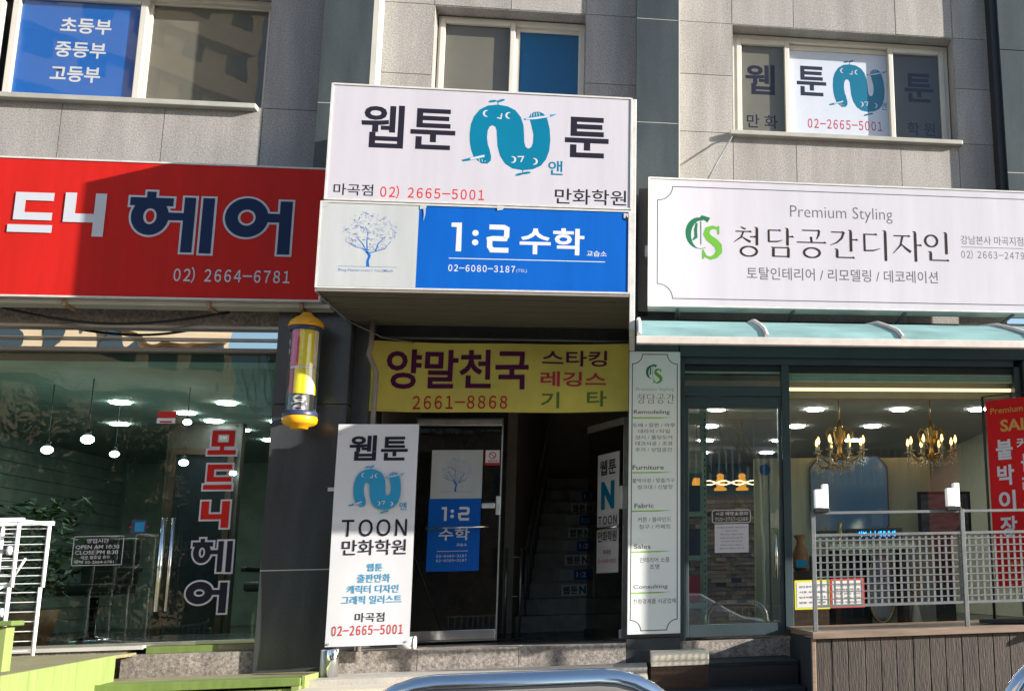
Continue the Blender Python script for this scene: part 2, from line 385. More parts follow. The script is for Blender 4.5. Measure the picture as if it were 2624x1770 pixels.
def rect(x0, x1, z0, z1, y, s=None):
    s = s or MB(); s.q([(x0, y, z0), (x1, y, z0), (x1, y, z1), (x0, y, z1)]); return s
def block_glyph(shapes, bx, y, m, parent, e=0., local=False, name='lettering'):
    """block letter from rectangles and rings in a unit box (y down); e grows every stroke (for an outline)"""
    x0, x1, z0, z1 = bx; W = x1-x0; H = z1-z0; s = MB(); k = 0
    for sh in shapes:
        yy = y-.00008*k; k += 1
        if sh[0] == 'r':
            _, a, b, c, d = sh; rect(x0+a*W-e, x0+c*W+e, z1-d*H-e, z1-b*H+e, yy, s)
        else:
            _, cx, cy, rx, ry, h = sh; disc(x0+cx*W, z1-cy*H, rx*W+e, ry*H+e, yy, s, 40, max(.001, h*W-e))
    return s.build(name, m, parent, local)
G_MO = [('r', .12, 0, .93, .17), ('r', .12, .49, .93, .66), ('r', .12, .1, .33, .6), ('r', .72, .1, .93, .6), ('r', .43, .6, .58, .86), ('r', 0, .81, 1, 1)]
G_DEU = [('r', .1, 0, .97, .2), ('r', .1, .1, .34, .6), ('r', .1, .50, .97, .69), ('r', 0, .81, 1, 1)]
G_NI = [('r', 0, 0, .27, .6), ('r', 0, .48, .72, .68), ('r', .72, 0, .99, 1)]
G_HE = [('r', .19, 0, .30, .15), ('r', 0, .10, .51, .235), ('o', .247, .41, .222, .31, .078), ('r', .44, .34, .70, .465), ('r', .64, .08, .775, .99), ('r', .86, .08, 1, 1)]
G_EO = [('o', .325, .34, .325, .36, .132), ('r', .60, .255, .86, .415), ('r', .815, .02, 1, 1)]

N_OUT = [(1120,1112),(1070,1075),(1048,1020),(1036,960),(1033,900),(1038,830),(1058,770),(1095,718),(1150,685),(1215,675),(1285,685),(1338,712),(1376,760),(1396,820),(1402,890),(1405,945),(1415,978),(1433,990),(1453,978),(1464,945),(1465,885),(1450,820),(1440,785),(1432,760),(1440,735),(1465,718),(1500,713),(1532,727),(1558,765),(1576,835),(1583,920),(1577,1000),(1556,1065),(1522,1112),(1468,1140),(1400,1150),(1330,1140),(1278,1107),(1243,1052),(1224,985),(1217,910),(1214,865),(1204,840),(1185,830),(1166,840),(1154,870),(1151,920),(1158,970),(1172,1010),(1184,1060),(1181,1090),(1160,1112)]
def n_logo(bx, y, parent, local=False, main='teal', nm='logo'):
    """the blue double-hook letter N with its small leaves and pens"""
    x0, x1, z0, z1 = bx
    def T(p): return (x0+(p[0]-1033)/550*(x1-x0), z1-(p[1]-675)/475*(z1-z0))
    k = (x1-x0)/550
    s = MB(); s.q([(T(p)[0], y, T(p)[1]) for p in reversed(N_OUT)])
    for cx, cy, a in ((1180, 652, .2), (1235, 645, .35), (1378, 1180, .3), (1425, 1168, .2)):
        pts = []
        for i in range(12):
            t = 2*math.pi*i/12; px, py = 30*math.cos(t), 9*math.sin(t)
            pts.append((cx+px*math.cos(a)+py*math.sin(a), cy-px*math.sin(a)+py*math.cos(a)))
        s.q([(T(p)[0], y, T(p)[1]) for p in pts][::-1])
    ribbon([T((1215, 655)), T((1218, 678))], 6*k, y-.0002, s); ribbon([T((1400, 1148)), T((1402, 1172))], 6*k, y-.0002, s)
    s.q([(T(p)[0], y-.0003, T(p)[1]) for p in ((985, 1092), (1040, 1075), (1040, 1095), (995, 1103))])
    s.build(nm, main, parent, local)
    s = MB(); yy = y-.0003
    def cres(cx, cy, r, flip=1):
        pts = [(cx+r*math.cos(t)*flip, cy+r*math.sin(t)) for t in [math.pi*(.42+1.16*i/10) for i in range(11)]]
        ribbon([T(p) for p in pts], [2*k+11*k*math.sin(math.pi*i/10) for i in range(11)], yy, s)
    cres(1145, 745, 22); cres(1298, 752, 22); cres(1325, 1075, 22, -1); cres(1472, 1082, 22, -1)
    ribbon([T((1245, 740)), T((1240, 778)), T((1215, 772))], 8*k, yy, s)
    ribbon([T((1362, 1052)), T((1402, 1050)), T((1385, 1090))], 8*k, yy, s)
    for i in range(4): ribbon([T((1450+16*i, 727-3*i)), T((1446+20*i, 755-3*i))], 4*k, yy, s)
    for i in range(3): ribbon([T((1100+22*i, 1070+10*i)), T((1108+18*i, 1100))], 4*k, yy, s)
    s.build('logo_detail', 'pinkwhite', parent, local)
    s = MB()
    ribbon([T((1398, 775)), T((1480, 762)), T((1580, 740)), T((1618, 727))], [14*k, 20*k, 18*k, 3*k], y-.0005, s); ribbon([T((1040, 1085)), T((1140, 1055))], 20*k, y-.0005, s)
    s.build('logo_pen', 'skyblue', parent, local)
    s = MB()
    ribbon([T((1410, 773)), T((1480, 762)), T((1575, 741))], [8*k, 14*k, 12*k], y-.0007, s); ribbon([T((1045, 1083)), T((1138, 1056))], 14*k, y-.0007, s)
    s.build('logo_pen', 'pinkwhite', parent, local)
def tree_logo(bx, y, parent, local=False, line=True):
    """print of a tree whose leaves are little blue symbols"""
    x0, x1, z0, z1 = bx; W = x1-x0; H = z1-z0; rnd = random.Random(5)
    T = lambda a, b: (x0+a*W, z0+b*H); s = MB()
    ribbon([T(.5, 0), T(.49, .1), T(.52, .2), T(.47, .27)], [.06*W, .045*W, .045*W, .05*W], y, s)
    for br in ([(.48, .25), (.40, .32), (.25, .36), (.1, .45)], [(.48, .25), (.46, .45), (.47, .6), (.42, .72)], [(.5, .24), (.62, .28), (.78, .33), (.88, .47)], [(.47, .27), (.38, .42), (.3, .5)], [(.62, .28), (.66, .42), (.78, .55)]):
        ribbon([T(*p) for p in br], [.022*W, .016*W, .012*W, .007*W][:len(br)], y-.0003, s)
    s.build('logo', 'bluefilm', parent, local)
    for mm, cnt, lo in (('logo_a', 70, .006), ('logo_b', 150, .0045)):
        s = MB()
        for i in range(cnt):
            a = rnd.uniform(0, 2*math.pi); r = math.sqrt(rnd.random()); cx = .5+.48*r*math.cos(a); cz = .63+.37*r*math.sin(a)
            c = T(cx, cz); q = rnd.uniform(.012, .028)*W; kind = rnd.random(); yy = y-.0003-.000004*i
            if kind < .35: disc(c[0], c[1], q*.6, q*.6, yy, s, 8)
            elif kind < .7: rect(c[0]-q, c[0]+q, c[1]-q*.35, c[1]+q*.35, yy, s)
            else:
                t = rnd.uniform(0, 3.14); ribbon([(c[0]-q*math.cos(t)*1.5, c[1]-q*math.sin(t)*1.5), (c[0]+q*math.cos(t)*1.5, c[1]+q*math.sin(t)*1.5)], q*.4, yy, s)
        s.build('logo', 'leafblue' if mm == 'logo_a' else 'leafpale', parent, local)['kind'] = 'stuff'
    if line: ribbon([T(-.02, 0), T(1.02, 0)], .008*W, y-.0002).build('logo', 'leafblue', parent, local)
M['leafblue'] = mat('leafblue', (.13, .20, .42), .5); M['leafpale'] = mat('leafpale', (.36, .42, .55), .5)
def cs_logo(bx, y, parent, local=False):
    x0, x1, z0, z1 = bx; W = x1-x0; H = z1-z0; T = lambda a, b: (x0+a*W, z0+b*H)
    s = MB()
    arc = [T(.40+.34*math.cos(t), .60+.36*math.sin(t)) for t in [math.radians(75+13*i) for i in range(18)]]
    ribbon(arc, [.02*W+.15*W*math.sin(math.pi*min(1, (i+1)/15)) for i in range(18)], y, s)
    ribbon([T(.34, .93), T(.46, 1.0), T(.62, .96), T(.60, .88)], [.05*W, .12*W, .13*W, .02*W], y-.0003, s)
    ribbon([T(.30, .86), T(.27, .70), T(.28, .52), T(.18, .44)], [.06*W, .09*W, .09*W, .03*W], y-.0006, s)
    ribbon([T(.42, .92), T(.42, .34)], .025*W, y-.0009, s)
    s.build('logo', 'csdark', parent, local)
    sp = [(.94, .62), (.90, .74), (.76, .77), (.62, .72), (.58, .60), (.66, .50), (.80, .42), (.92, .32), (.94, .18), (.84, .07), (.70, .02), (.56, .06), (.50, .18)]
    s = MB(); ribbon([T(*p) for p in sp], [w_*W for w_ in (.03, .06, .10, .14, .17, .20, .22, .20, .17, .13, .09, .06, .03)], y-.0012, s)
    rect(*[T(.90, 0)[0], T(.95, 0)[0], T(0, .60)[1], T(0, .80)[1]], y-.0015, s); rect(T(.46, 0)[0], T(.51, 0)[0], T(0, 0)[1], T(0, .22)[1], y-.0015, s)
    s.build('logo', 'cslight', parent, local)
# book-face strokes (unit box, y up): ('l',[points],[widths]) or ('o',cx,cy,rx,ry)
V = 9; Hh = 4.2
def vert(x, a, b): return ('l', [(x-7, a-1), (x, a-4), (x+.5, a-10), (x, b+3), (x, b)], [1.5, 6, V, V, V*.8])
def hor(x0_, x1_, y): return ('l', [(x0_, y), (x1_-8, y), (x1_-3, y+.6), (x1_+2, y-2)], [Hh, Hh, Hh*1.7, 1.5])
BF = {
 '청': [('l', [(30, 99), (38, 94), (47, 91)], [2, 6, 5]), hor(14, 64, 83), ('l', [(40, 84), (32, 64), (8, 47)], [6, 6, 2]), ('l', [(34, 66), (50, 55), (62, 49)], [3, 7, 8]), hor(60, 79, 66), vert(82, 100, 38), ('o', 56, 18, 29, 18)],
 '담': [hor(14, 54, 90), ('l', [(16, 90), (16, 52)], [7, 7]), ('l', [(14, 52), (44, 53), (60, 58)], [5, 5, 2]), vert(76, 100, 40), hor(76, 95, 70), hor(28, 80, 33), vert(30, 36, 2), vert(78, 36, 0), hor(28, 80, 4)],
 '공': [hor(20, 76, 93), ('l', [(75, 93), (73, 78), (66, 64)], [8, 7, 3]), ('l', [(48, 72), (50, 55)], [8, 7]), hor(2, 96, 53), ('o', 50, 19, 29, 18)],
 '간': [hor(10, 52, 90), ('l', [(52, 91), (44, 70), (28, 55), (6, 46)], [8, 7, 5, 2]), vert(74, 100, 26), hor(74, 96, 66), vert(28, 36, 6), hor(25, 84, 6)],
 '디': [hor(12, 56, 86), ('l', [(15, 86), (15, 32)], [7, 7]), ('l', [(12, 31), (44, 32), (66, 39)], [5, 5, 2]), vert(84, 102, -2)],
 '자': [hor(8, 62, 84), ('l', [(38, 84), (30, 52), (4, 24)], [7, 6, 2]), ('l', [(31, 58), (48, 42), (64, 30)], [3, 7, 9]), vert(80, 102, -2), hor(80, 100, 54)],
 '인': [('o', 30, 70, 23, 22), vert(80, 102, 26), vert(26, 36, 5), hor(23, 86, 5)],
}
def book_text(body, bx, y, m, parent, adv=1.0, thin=1.0, local=False):
    x0, x1, z0, z1 = bx; n = len(body); cw = (x1-x0)/n; s = MB(); k = 0
    for i, ch in enumerate(body):
        X = lambda u: x0+cw*(i+.02+.0096*u); Z = lambda v: z0+(z1-z0)*(.02+.0096*v)
        u = cw*.0096*thin
        for st in BF[ch]:
            k += 1; yy = y-.00003*k
            if st[0] == 'l': ribbon([(X(a), Z(b)) for a, b in st[1]], [w_*u for w_ in st[2]], yy, s)
            else:
                _, cx, cy, rx, ry = st; N = 28
                pts = [(X(cx+rx*.88*math.cos(2*math.pi*q/N)), Z(cy+ry*.88*math.sin(2*math.pi*q/N))) for q in range(N)]
                ribbon(pts, [(4.5+3.5*abs(math.cos(2*math.pi*q/N)))*u for q in range(N)], yy, s, close=True)
    return s.build('lettering', m, parent, local)
def one_two(bx1, bxc, bx2, y, m, parent):
    s = MB(); x0, x1, z0, z1 = bx1; wd = (x1-x0)*.52
    ribbon([(x0, z1-wd*.42), (x1-wd*.5, z1-wd*.42), (x1-wd*.5, z0)], [wd*.8, wd*.9, wd], y, s)
    x0, x1, z0, z1 = bxc
    for zc in (z0+(z1-z0)*.2, z0+(z1-z0)*.8): disc((x0+x1)/2, zc, (x1-x0)/2, (x1-x0)/2, y, s)
    x0, x1, z0, z1 = bx2; h = (z1-z0); W = x1-x0; wd = min(W*.24, wd)
    def A(u, v): return (x0+u*W, z0+v*h)
    b = wd/2/h; a = wd/2/W
    ribbon([A(.08, 1-b), A(.75, 1-b), A(.92-a*.3, 1-b*1.6), A(1-a, .88-b), A(1-a, .60), A(.93-a, .53), A(.80, .5), A(.25, .5-b*.0), A(.1, .47), A(a, .40), A(a, .12+b), A(.06+a, b*1.7), A(.22, b), A(.98, b)], wd, y, s)
    return s.build('lettering', m, parent)

exec_parts = []
# ------------------------------------------------------------------ ground and street
structbox('ground', 'asphalt', -400, 400, -400, 60, -.16, -.12)
structbox('sidewalk', 'paver', -40, 40, -7.2, .6, -.12, 0)
structbox('kerb', 'concrete', -40, 40, -7.4, -7.2, -.119, .015)
structbox('far_sidewalk', 'paver', -60, 60, -24, -17, -.119, .02)
structbox('landing', 'concrete', -2.33, .12, -.78, -.2, .0, .905)
structbox('landing_step', 'woodpale', -2.31, .12, -1.2, -.782, .0, .862)

# ------------------------------------------------------------------ the building
bld = root('building', 'granite clad shop building with dark stone piers and white framed windows', 'building', (0, 0, 0))
def wall_box(x0, x1, z0, z1, y0=.012, y1=.30):
    if x1-x0 > .001 and z1-z0 > .001: MB().box(x0, x1, y0, y1, z0, z1).build('wall_backing', 'joint', bld)
def panels(xs, zs, hole, y=0., g=.003, m='granite', name='granite_panel', th=.03):
    for i in range(len(xs)-1):
        for j in range(len(zs)-1):
            a, b, c, d = xs[i], xs[i+1], zs[j], zs[j+1]
            if hole and a >= hole[0]-1e-6 and b <= hole[1]+1e-6 and c >= hole[2]-1e-6 and d <= hole[3]+1e-6: continue
            dy = random.uniform(-.0015, .0015)
            box(name, m, a+g, b-g, y+dy, y+th, c+g, d-g, bld)
# bay A, B, C: (x range, opening)
panels([-7.2, -6.4, -5.62, -4.80, -4.0, -3.215, -2.72], [4.2, 5.0, 5.70, 6.82, 7.6], (-5.62, -3.215, 5.70, 6.82))
for a in ((-7.2, -2.72, 4.2, 5.70), (-7.2, -5.62, 5.70, 6.82), (-3.215, -2.72, 5.70, 6.82), (-7.2, -2.72, 6.82, 7.6)): wall_box(*a)
panels([-2.31, -1.83, -1.15, -.47, 0.0], [3.84, 4.7, 5.45, 6.1, 6.795, 7.6], (-1.83, -.47, 5.45, 6.795))
for a in ((-2.31, 0, 3.84, 5.45), (-2.31, -1.83, 5.45, 6.795), (-.47, 0, 5.45, 6.795), (-2.31, 0, 6.795, 7.6)): wall_box(*a)
panels([.39, .90, 1.50, 2.52, 3.10, 3.49], [3.6, 4.3, 5.0, 5.67, 6.25, 6.79, 7.6], (.90, 3.10, 5.67, 6.79))
for a in ((.39, 3.49, 3.6, 5.67), (.39, .90, 5.67, 6.79), (3.10, 3.49, 5.67, 6.79), (.39, 3.49, 6.79, 7.6)): wall_box(*a)
# the walls go on past both edges of the picture
panels([4.5, 5.4, 6.3, 7.2, 8.1, 9.0, 9.9], [3.7, 4.6, 5.5, 6.4, 7.6], None); wall_box(4.5, 9.9, 3.7, 7.6)
panels([-10.3, -9.4, -8.5, -7.6, -7.2], [3.7, 4.6, 5.5, 6.4, 7.6], None); wall_box(-10.3, -7.2, 3.7, 7.6)
panels([4.6, 5.6, 6.6, 7.6, 8.7, 9.9], [.1, 1.3, 2.5, 3.66], None, -.08, m='darkstone', name='stone_panel', th=.3)
panels([-10.3, -9.2, -8.1, -7.2], [.1, 1.3, 2.5, 3.66], None, -.08, m='darkstone', name='stone_panel', th=.3)
# dark stone piers (stand 18 cm proud) with joints
def pier(x0, x1, zs, m, y=-.18):
    MB().box(x0+.01, x1-.01, y+.02, .3, zs[0], zs[-1]).build('wall_backing', 'black', bld)
    for a, b in zip(zs, zs[1:]): box('stone_panel', m, x0, x1, y+random.uniform(-.001, .001), .29, a+.004, b-.004, bld)
pier(-2.72, -2.31, [3.84, 4.66, 5.70, 6.72, 7.6], 'darkstone')
pier(0.0, .385, [3.52, 4.58, 5.66, 6.69, 7.6], 'darkstone')
pier(3.52, 4.5, [4.0, 4.75, 5.32, 6.6, 7.6], 'darkstone')
box('trim_or_shaded_edge', 'black', 3.455, 3.52, -.14, .29, 4.0, 7.6, bld)  # black strip paints the shadow on the end pier's left side
box('trim_or_shaded_edge', 'trim_white', -2.308, -2.262, -.182, -.002, 3.84, 7.6, bld)
box('trim_or_shaded_edge', 'trim_white', .386, .398, -.182, -.004, 3.84, 7.6, bld)
pier(-2.90, -2.33, [.88, 1.715, 3.05, 3.84], 'pilaster')
pier(-.042, .40, [.88, 1.10, 2.3, 3.52], 'pilaster')
box('trim_or_shaded_edge', 'shutter', -2.33, -2.20, -.02, .5, .9, 3.84, bld)
# joints between the pier slabs show as pale lines
for (a, b, z) in ((-2.72, -2.31, 5.70), (0, .385, 5.66), (0, .385, 6.69), (3.52, 4.5, 5.32)):
    box('joint_line', 'trim_white', a, b, -.178, -.17, z-.004, z+.004, bld)
box('joint_line', 'trim_white', -2.90, -2.33, -.1785, -.17, 1.711, 1.719, bld)

def rect_frame(name, m, x0, x1, z0, z1, t, y0, y1, parent, bevel=.003, tb=None):
    tb = tb or t; s = MB(); s.box(x0, x0+t, y0, y1, z0, z1); s.box(x1-t, x1, y0, y1, z0, z1); s.box(x0+t, x1-t, y0, y1, z1-tb, z1); s.box(x0+t, x1-t, y0, y1, z0, z0+tb)
    return s.build(name, m, parent, bevel=bevel)
def window(label): 
    o = MB().box(0, .001, .28, .281, 6, 6.001).build('window', 'pvc', bld); o['label'] = label; return o
def reveal(x0, x1, z0, z1, m='granite'):
    s = MB()
    s.box(x0-.001, x0+.006, .004, .32, z0+.006, z1-.006); s.box(x1-.006, x1+.001, .004, .32, z0+.006, z1-.006); s.box(x0-.001, x1+.001, .005, .32, z1-.006, z1+.001); s.box(x0-.001, x1+.001, .005, .32, z0-.001, z0+.006)
    return s.build('window_reveal', m, bld)
# left window: blue film pane and a bare pane
for a in ((-5.62, -3.215, 5.70, 6.82), (-1.83, -.47, 5.45, 6.795), (.90, 3.10, 5.67, 6.79)): reveal(*a)
def mk_window(x0, x1, z0, z1, label):
    return rect_frame('window_frame', 'pvc', x0, x1, z0, z1, .05, .16, .27, bld, .004)
wl = mk_window(-5.60, -3.22, 5.715, 6.81, ''); wl['label'] = 'white frame of the window with the blue lettered film'
rect_frame('sash', 'pvc', -5.36, -4.29, 5.75, 6.76, .055, .15, .20, wl, .006)
rect_frame('sash', 'pvc', -4.30, -3.27, 5.75, 6.775, .035, .205, .24, wl, .004)
box('sash', 'pvc', -5.56, -5.42, .13, .19, 5.75, 6.66, wl, bevel=.01)
box('film', 'bluefilm', -5.30, -4.345, .186, .190, 5.80, 6.71, wl)
rect(-5.305, -4.345, 5.80, 6.71, .180).build('pane', 'gl_up', wl)
rect(-4.265, -3.305, 5.785, 6.74, .222).build('pane', 'gl_up', wl)
for t_, b_ in (('초등부', (-4.985, -4.577, 6.405, 6.55)), ('중등부', (-5.005, -4.60, 6.175, 6.32)), ('고등부', (-5.02, -4.625, 5.945, 6.09))): text(t_, b_, .184, 'white', wl, .022)
box('blind', 'blind', -4.28, -3.29, .232, .236, 5.72, 6.80, wl)
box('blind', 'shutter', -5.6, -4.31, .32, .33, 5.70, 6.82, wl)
box('window_sill', 'sill', -5.75, -3.255, -.075, .16, 5.665, 5.712, bld, bevel=.006)
# middle window
wc = mk_window(-1.815, -.485, 5.47, 6.775, '')
rect_frame('sash', 'pvc', -1.80, -1.125, 5.5, 6.755, .045, .15, .20, wc, .006)
rect_frame('sash', 'pvc', -1.13, -.50, 5.5, 6.735, .045, .205, .24, wc, .004)
rect(-1.76, -1.17, 5.54, 6.72, .18).build('pane', 'gl_up', wc); rect(-1.09, -.55, 5.54, 6.70, .222).build('pane', 'gl_up', wc)
box('blind', 'blind', -1.77, -1.16, .205, .209, 5.53, 6.73, wc); M['deepfilm'] = mat('deepfilm', (.003, .10, .25), .4, noise=.05, spec=.2)
box('film', 'deepfilm', -1.09, -.54, .226, .23, 5.54, 6.70, wc)
# right window, three lights with lettering
wr = mk_window(.915, 3.085, 5.69, 6.775, '')
rect_frame('sash', 'pvc', .955, 1.475, 5.72, 6.73, .05, .15, .20, wr, .006)
rect_frame('sash', 'pvc', 2.47, 3.045, 5.72, 6.73, .05, .15, .20, wr, .006)
rect_frame('sash', 'pvc', 1.43, 2.52, 5.72, 6.72, .045, .205, .24, wr, .004)
rect(1.005, 1.425, 5.77, 6.68, .18).build('pane', 'gl_up', wr); rect(2.52, 2.995, 5.77, 6.68, .18).build('pane', 'gl_up', wr); rect(1.475, 2.475, 5.765, 6.675, .222).build('pane', 'gl_clear', wr)
box('blind', 'blind', 1.0, 1.43, .203, .207, 5.765, 6.69, wr); box('blind', 'blind2', 2.515, 3.0, .203, .207, 5.70, 6.76, wr)
box('film', 'sheetwhite', 1.475, 2.475, .226, .23, 5.765, 6.675, wr)
text('웹', (1.045, 1.335, 6.175, 6.49), .2024, 'ink', wr, .02); text('만 화', (1.055, 1.355, 5.825, 5.965), .2024, 'ink', wr, .01)
text('툰', (2.64, 2.935, 6.18, 6.49), .2024, 'ink', wr, .02); text('학 원', (2.65, 2.935, 5.825, 5.965), .2024, 'ink', wr, .01)
text('툰', (1.555, 1.85, 6.2, 6.515), .2254, 'ink', wr, .02); n_logo((1.915, 2.44, 6.06, 6.56), .2254, wr, main='skyblue2' if 'skyblue2' in M else 'teal')
text('앤', (2.40, 2.455, 6.09, 6.17), .2254, 'teal', wr, .01); text('02-2665-5001', (1.655, 2.40, 5.862, 5.962), .2254, 'textred', wr, .012)
box('window_sill', 'sill', .87, 3.125, -.07, .16, 5.635, 5.68, bld, bevel=.006)

# ---- hair shop front: lintel, transom, glazing, base
box('lintel', 'granite_low', -7.2, -2.90, -.02, .3, 3.742, 4.3, bld)
hf = rect_frame('shopfront_frame', 'steelframe', -7.0, -2.90, 1.155, 3.742, .035, -.01, .09, bld, .003, tb=.03)
box('mullion', 'conduit', -6.965, -2.935, -.012, .088, 3.515, 3.548, hf, bevel=.003)
box('mullion', 'steelframe', -6.965, -2.935, -.0125, .03, 3.625, 3.632, hf)
rect(-6.965, -2.935, 3.545, 3.714, .05).build('pane', 'gl_transom', hf)
rect(-6.965, -2.935, 1.185, 3.517, .05).build('pane', 'gl_hair', hf)
for nm, gl, bx in (('모', G_MO, (-3.44, -3.225, 2.665, 2.865)), ('드', G_DEU, (-3.45, -3.235, 2.38, 2.585)), ('니', G_NI, (-3.45, -3.235, 2.07, 2.285))):
    block_glyph(gl, bx, .0435, 'pinkwhite', hf, e=.014); block_glyph(gl, bx, .040, 'red', hf)
for gl, bx in ((G_HE, (-3.49, -3.19, 1.715, 1.985)), (G_EO, (-3.51, -3.205, 1.395, 1.64))):
    block_glyph(gl, bx, .0435, 'pinkwhite', hf, e=.014); block_glyph(gl, bx, .040, 'ink', hf)
s = MB(); 
for a in ((-4.365, -4.0, 2.015, 2.02), (-4.365, -4.0, 1.79, 1.795), (-4.365, -4.36, 1.79, 2.02), (-4.005, -4.0, 1.79, 2.02)): rect(*a, .0435, s)
s.build('decal', 'pinkwhite', hf)
for t_, bx in (('영업시간', (-4.27, -4.11, 1.965, 2.0)), ('OPEN AM 10:30', (-4.345, -4.03, 1.92, 1.95)), ('CLOSE PM 8:30', (-4.345, -4.035, 1.877, 1.907)), ('매주 월요일 휴무', (-4.30, -4.09, 1.84, 1.867)), ('예약 02-2664-6781', (-4.345, -4.06, 1.805, 1.83))): text(t_, bx, .0435, 'pinkwhite', hf, .008)
s = MB(); rect(-3.84, -3.70, 2.97, 3.025, .043, s); s.build('decal', 'textred', hf); rect(-3.845, -3.705, 2.925, 2.968, .043).build('decal', 'white', hf); rect(-3.82, -3.73, 2.93, 2.945, .042).build('decal', 'textred', hf)
box('shop_base', 'granite_low', -3.86, -2.90, -.14, .3, .9, 1.10, bld); box('shop_base', 'granite_low', -7.0, -3.86, -.05, .3, .0, 1.135, bld)
box('shop_sill', 'greenpaint2', -3.72, -3.20, -.06, .1, 1.102, 1.154, bld); box('shop_sill', 'deckwood', -3.20, -2.90, -.06, .1, 1.102, 1.154, bld); box('shop_sill', 'trim_white', -7.0, -3.745, -.07, .1, 1.137, 1.165, bld)
s = MB().tube([(-3.69, -.03, 1.42), (-3.69, -.03, 2.15)], .018, 12); s.build('door_handle', 'chrome', hf)
s = MB().tube([(-3.62, -.03, 1.42), (-3.62, -.03, 2.15)], .013, 10); s.build('door_handle', 'stainless', hf)

tg = MB().box(-2.43, -2.335, -.20, -.181, 2.335, 2.365).build('wall_clip', 'white'); tagp(tg, 'small white plastic clip on the dark pier beside the standing banner', 'clip')
rect(-3.955, -3.845, 2.035, 2.145, .0425).build('decal', 'ringblue', hf); rect(-3.93, -3.86, 2.05, 2.125, .0415).build('decal', 'skyblue', hf); rect(-3.97, -3.83, 2.08, 2.095, .043).build('decal', 'textred', hf)
# ---- recess over the stair door
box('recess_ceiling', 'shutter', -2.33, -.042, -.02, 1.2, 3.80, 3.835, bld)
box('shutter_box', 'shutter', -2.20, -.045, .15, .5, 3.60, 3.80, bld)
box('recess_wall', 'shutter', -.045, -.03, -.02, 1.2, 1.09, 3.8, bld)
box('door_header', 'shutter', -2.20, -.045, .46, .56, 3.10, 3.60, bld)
s = MB(); s.tube([(-2.15, .02, 3.665), (-.05, .02, 3.655)], .011, 8); s.build('hanging_bar', 'galv', bld)
box('granite_riser', 'granite_low', -2.33, -1.68, -.2, .2, .905, 1.068, bld); box('granite_riser', 'granite_low', -1.677, -.90, -.202, .2, .905, 1.066, bld); box('granite_riser', 'granite_low', -.897, -.045, -.2, .2, .905, 1.064, bld)
dl = rect_frame('door_leaf', 'steelframe', -1.905, -1.155, 1.095, 3.04, .012, .49, .53, bld, 0)
box('bottom_rail', 'stainless', -1.893, -1.167, .475, .54, 1.107, 1.19, dl, bevel=.004); box('top_rail', 'alu', -1.893, -1.167, .475, .54, 2.97, 3.028, dl, bevel=.004)
rect(-1.893, -1.167, 1.19, 2.97, .51).build('pane', 'gl_door', dl)
s = MB().tube([(-1.77, .40, 2.06), (-1.24, .40, 2.065)], .009, 10); s.tube([(-1.70, .40, 2.06), (-1.70, .49, 2.06)], .007, 8); s.tube([(-1.29, .40, 2.065), (-1.29, .49, 2.065)], .007, 8); s.build('push_bar', 'stainless', dl)
box('poster', 'signwhite2', -1.757, -1.322, .478, .481, 2.32, 2.75, dl); box('poster', 'blue', -1.765, -1.325, .478, .481, 1.69, 2.318, dl)
tree_logo((-1.68, -1.41, 2.38, 2.68), .476, dl); one_two((-1.655, -1.61, 2.126, 2.247), (-1.58, -1.55, 2.15, 2.225), (-1.514, -1.419, 2.126, 2.247), .476, 'white', dl)
text('수학', (-1.671, -1.412, 1.956, 2.06), .476, 'white', dl, .012); text('교습소', (-1.52, -1.43, 1.905, 1.93), .476, 'white', dl, .006); rect(-1.68, -1.42, 1.861, 1.865, .476).build('lettering', 'white', dl)
text('02-6080-3187', (-1.683, -1.43, 1.81, 1.832), .476, 'white', dl, .012); text('02-6080-3187', (-1.683, -1.43, 1.772, 1.794), .476, 'white', dl, .012)
s = MB(); rect(-1.305, -1.174, 2.613, 2.747, .478, s); s.build('notice', 'white', dl)
s = MB(); disc(-1.24, 2.70, .032, .032, .476, s, 24, .024); ribbon([(-1.262, 2.72), (-1.218, 2.68)], .007, .4755, s); rect(-1.305, -1.174, 2.613, 2.635, .476, s); rect(-1.305, -1.299, 2.635, 2.747, .476, s); rect(-1.18, -1.174, 2.635, 2.747, .476, s); s.build('notice', 'textred', dl)
text('금연구역', (-1.28, -1.20, 2.64, 2.66), .476, 'ink', dl, .01)
box('lock_plate', 'alu', -1.197, -1.152, .46, .489, 2.172, 2.34, dl, bevel=.008); box('lock_plate', 'alu', -1.32, -1.20, .465, .489, 2.23, 2.28, dl, bevel=.012)
